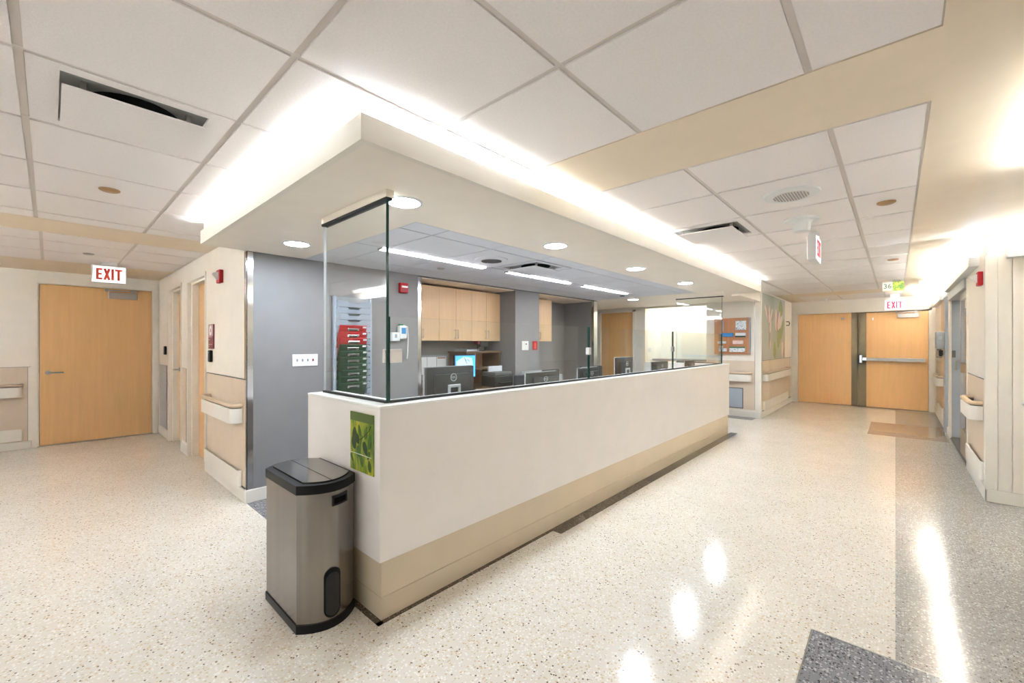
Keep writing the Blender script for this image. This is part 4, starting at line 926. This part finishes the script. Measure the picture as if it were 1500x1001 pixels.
part('door', box(-2.42, -2.085, YE-.014, YE-.007, .165, .515), 'door_grey', ap); part('frame', box(-2.44, -2.07, YE-.010, YE-.006, .15, .53), 'gunmetal', ap)
mu = thing('mural', (XM, 9.82, 1.04), 'tall flower photo mural on the corridor wall', 'picture')
part('photo_panel', box(XM, XM+.008, 8.70, 10.79, 1.04, 2.275), 'mural_photo', mu)
def petal(y, z, L_, W, ang, mat, k):
    pts = []
    for i in range(12):
        a = 2*math.pi*i/12; u = math.cos(a)*L_/2; w = math.sin(a)*W/2*(1-.3*math.cos(a))
        pts.append((XM+.008+.0004*k, y+(u*math.cos(ang)-w*math.sin(ang))*1.6, z+u*math.sin(ang)+w*math.cos(ang)))
    part('printed_petal', MB().poly(pts, (.0006, 0, 0)), mat, mu)
pl = [(10.35, 2.08, .34, .26, 1.6, 'stem_olive'), (10.2, 1.55, .62, .20, 1.3, 'stem_olive'), (9.75, 1.22, .34, .16, 1.6, 'stem_olive'), (10.5, 1.66, .5, .12, 1.15, 'stem_olive'),
      (9.28, 1.55, .62, .09, 1.52, 'petal_shadow'), (9.0, 1.93, .34, .07, 2.15, 'petal'), (9.12, 1.92, .36, .07, 1.85, 'petal_shadow'), (9.25, 1.90, .34, .07, 1.5, 'petal'), (9.42, 1.90, .30, .07, 1.1, 'petal'), (9.58, 1.88, .26, .06, .75, 'petal_shadow'),
      (9.34, 1.70, .30, .08, 1.4, 'petal'), (9.86, 1.82, .44, .14, 1.65, 'petal'), (10.0, 1.80, .46, .12, 1.45, 'petal_shadow'), (10.14, 1.82, .42, .13, 1.3, 'petal'), (10.32, 1.80, .34, .11, 1.0, 'petal'), (10.5, 1.22, .34, .14, 1.7, 'petal'), (10.62, 1.16, .26, .10, 1.45, 'petal_shadow'), (9.3, 1.34, .18, .04, 1.5, 'petal')]
for k, a in enumerate(pl): petal(*a, k)
single('wall_hook', MB().tube([(XM, 11.0, 1.83), (XM+.05, 11.0, 1.83), (XM+.06, 11.02, 1.79), (XM+.05, 11.0, 1.75), (XM, 11.0, 1.75)], .010), 'gunmetal', (XM, 11.0, 1.75), 'dark wall hook between the mural and the double doors', 'hook', None, True)

# ------------------------------------------------------------------ right wall items
hs = thing('sanitizer_dispenser', (XR-.09, 9.15, 1.26), 'grey hand sanitizer dispenser on the right wall', 'dispenser')
part('housing', box(XR-.125, XR-.03, 9.05, 9.28, 1.265, 1.53, bevel=.016), 'grey_plastic', hs, None, True); part('nozzle', box(XR-.11, XR-.06, 9.12, 9.2, 1.245, 1.268), 'gunmetal', hs)
part('front_mark', box(XR-.10, XR-.06, 9.046, 9.052, 1.41, 1.46), 'silver_plastic', hs)
part('drip_tray', MB().tube([(XR-.03, 9.1, 1.2), (XR-.07, 9.12, 1.13), (XR-.11, 9.2, 1.14)], .006), 'grey_plastic', hs, None, True)
single('card_reader', box(XR-.055, XR-.012, 9.72, 9.82, 1.14, 1.24, bevel=.008), 'black_plastic', (XR-.03, 9.77, 1.14), 'black card reader past the sanitizer dispenser', 'card reader')
tr2 = thing('chart_tray', (.85, 5.3, .80), 'white folding chart tray on the panelled wall', 'tray')
part('shelf_plate', MB().poly([(.735, 5.17, .875), (1.15, 5.17, .875), (1.15, YA-.013, .79), (.80, YA-.013, .79)], (0, 0, .010)), 'white_plastic', tr2); part('bracket', box(.82, 1.12, YA-.03, YA-.012, .72, .80), 'white_plastic', tr2)
print('objects', len(bpy.data.objects), 'tris', sum(len(p.vertices)-2 for m in bpy.data.meshes for p in m.polygons))
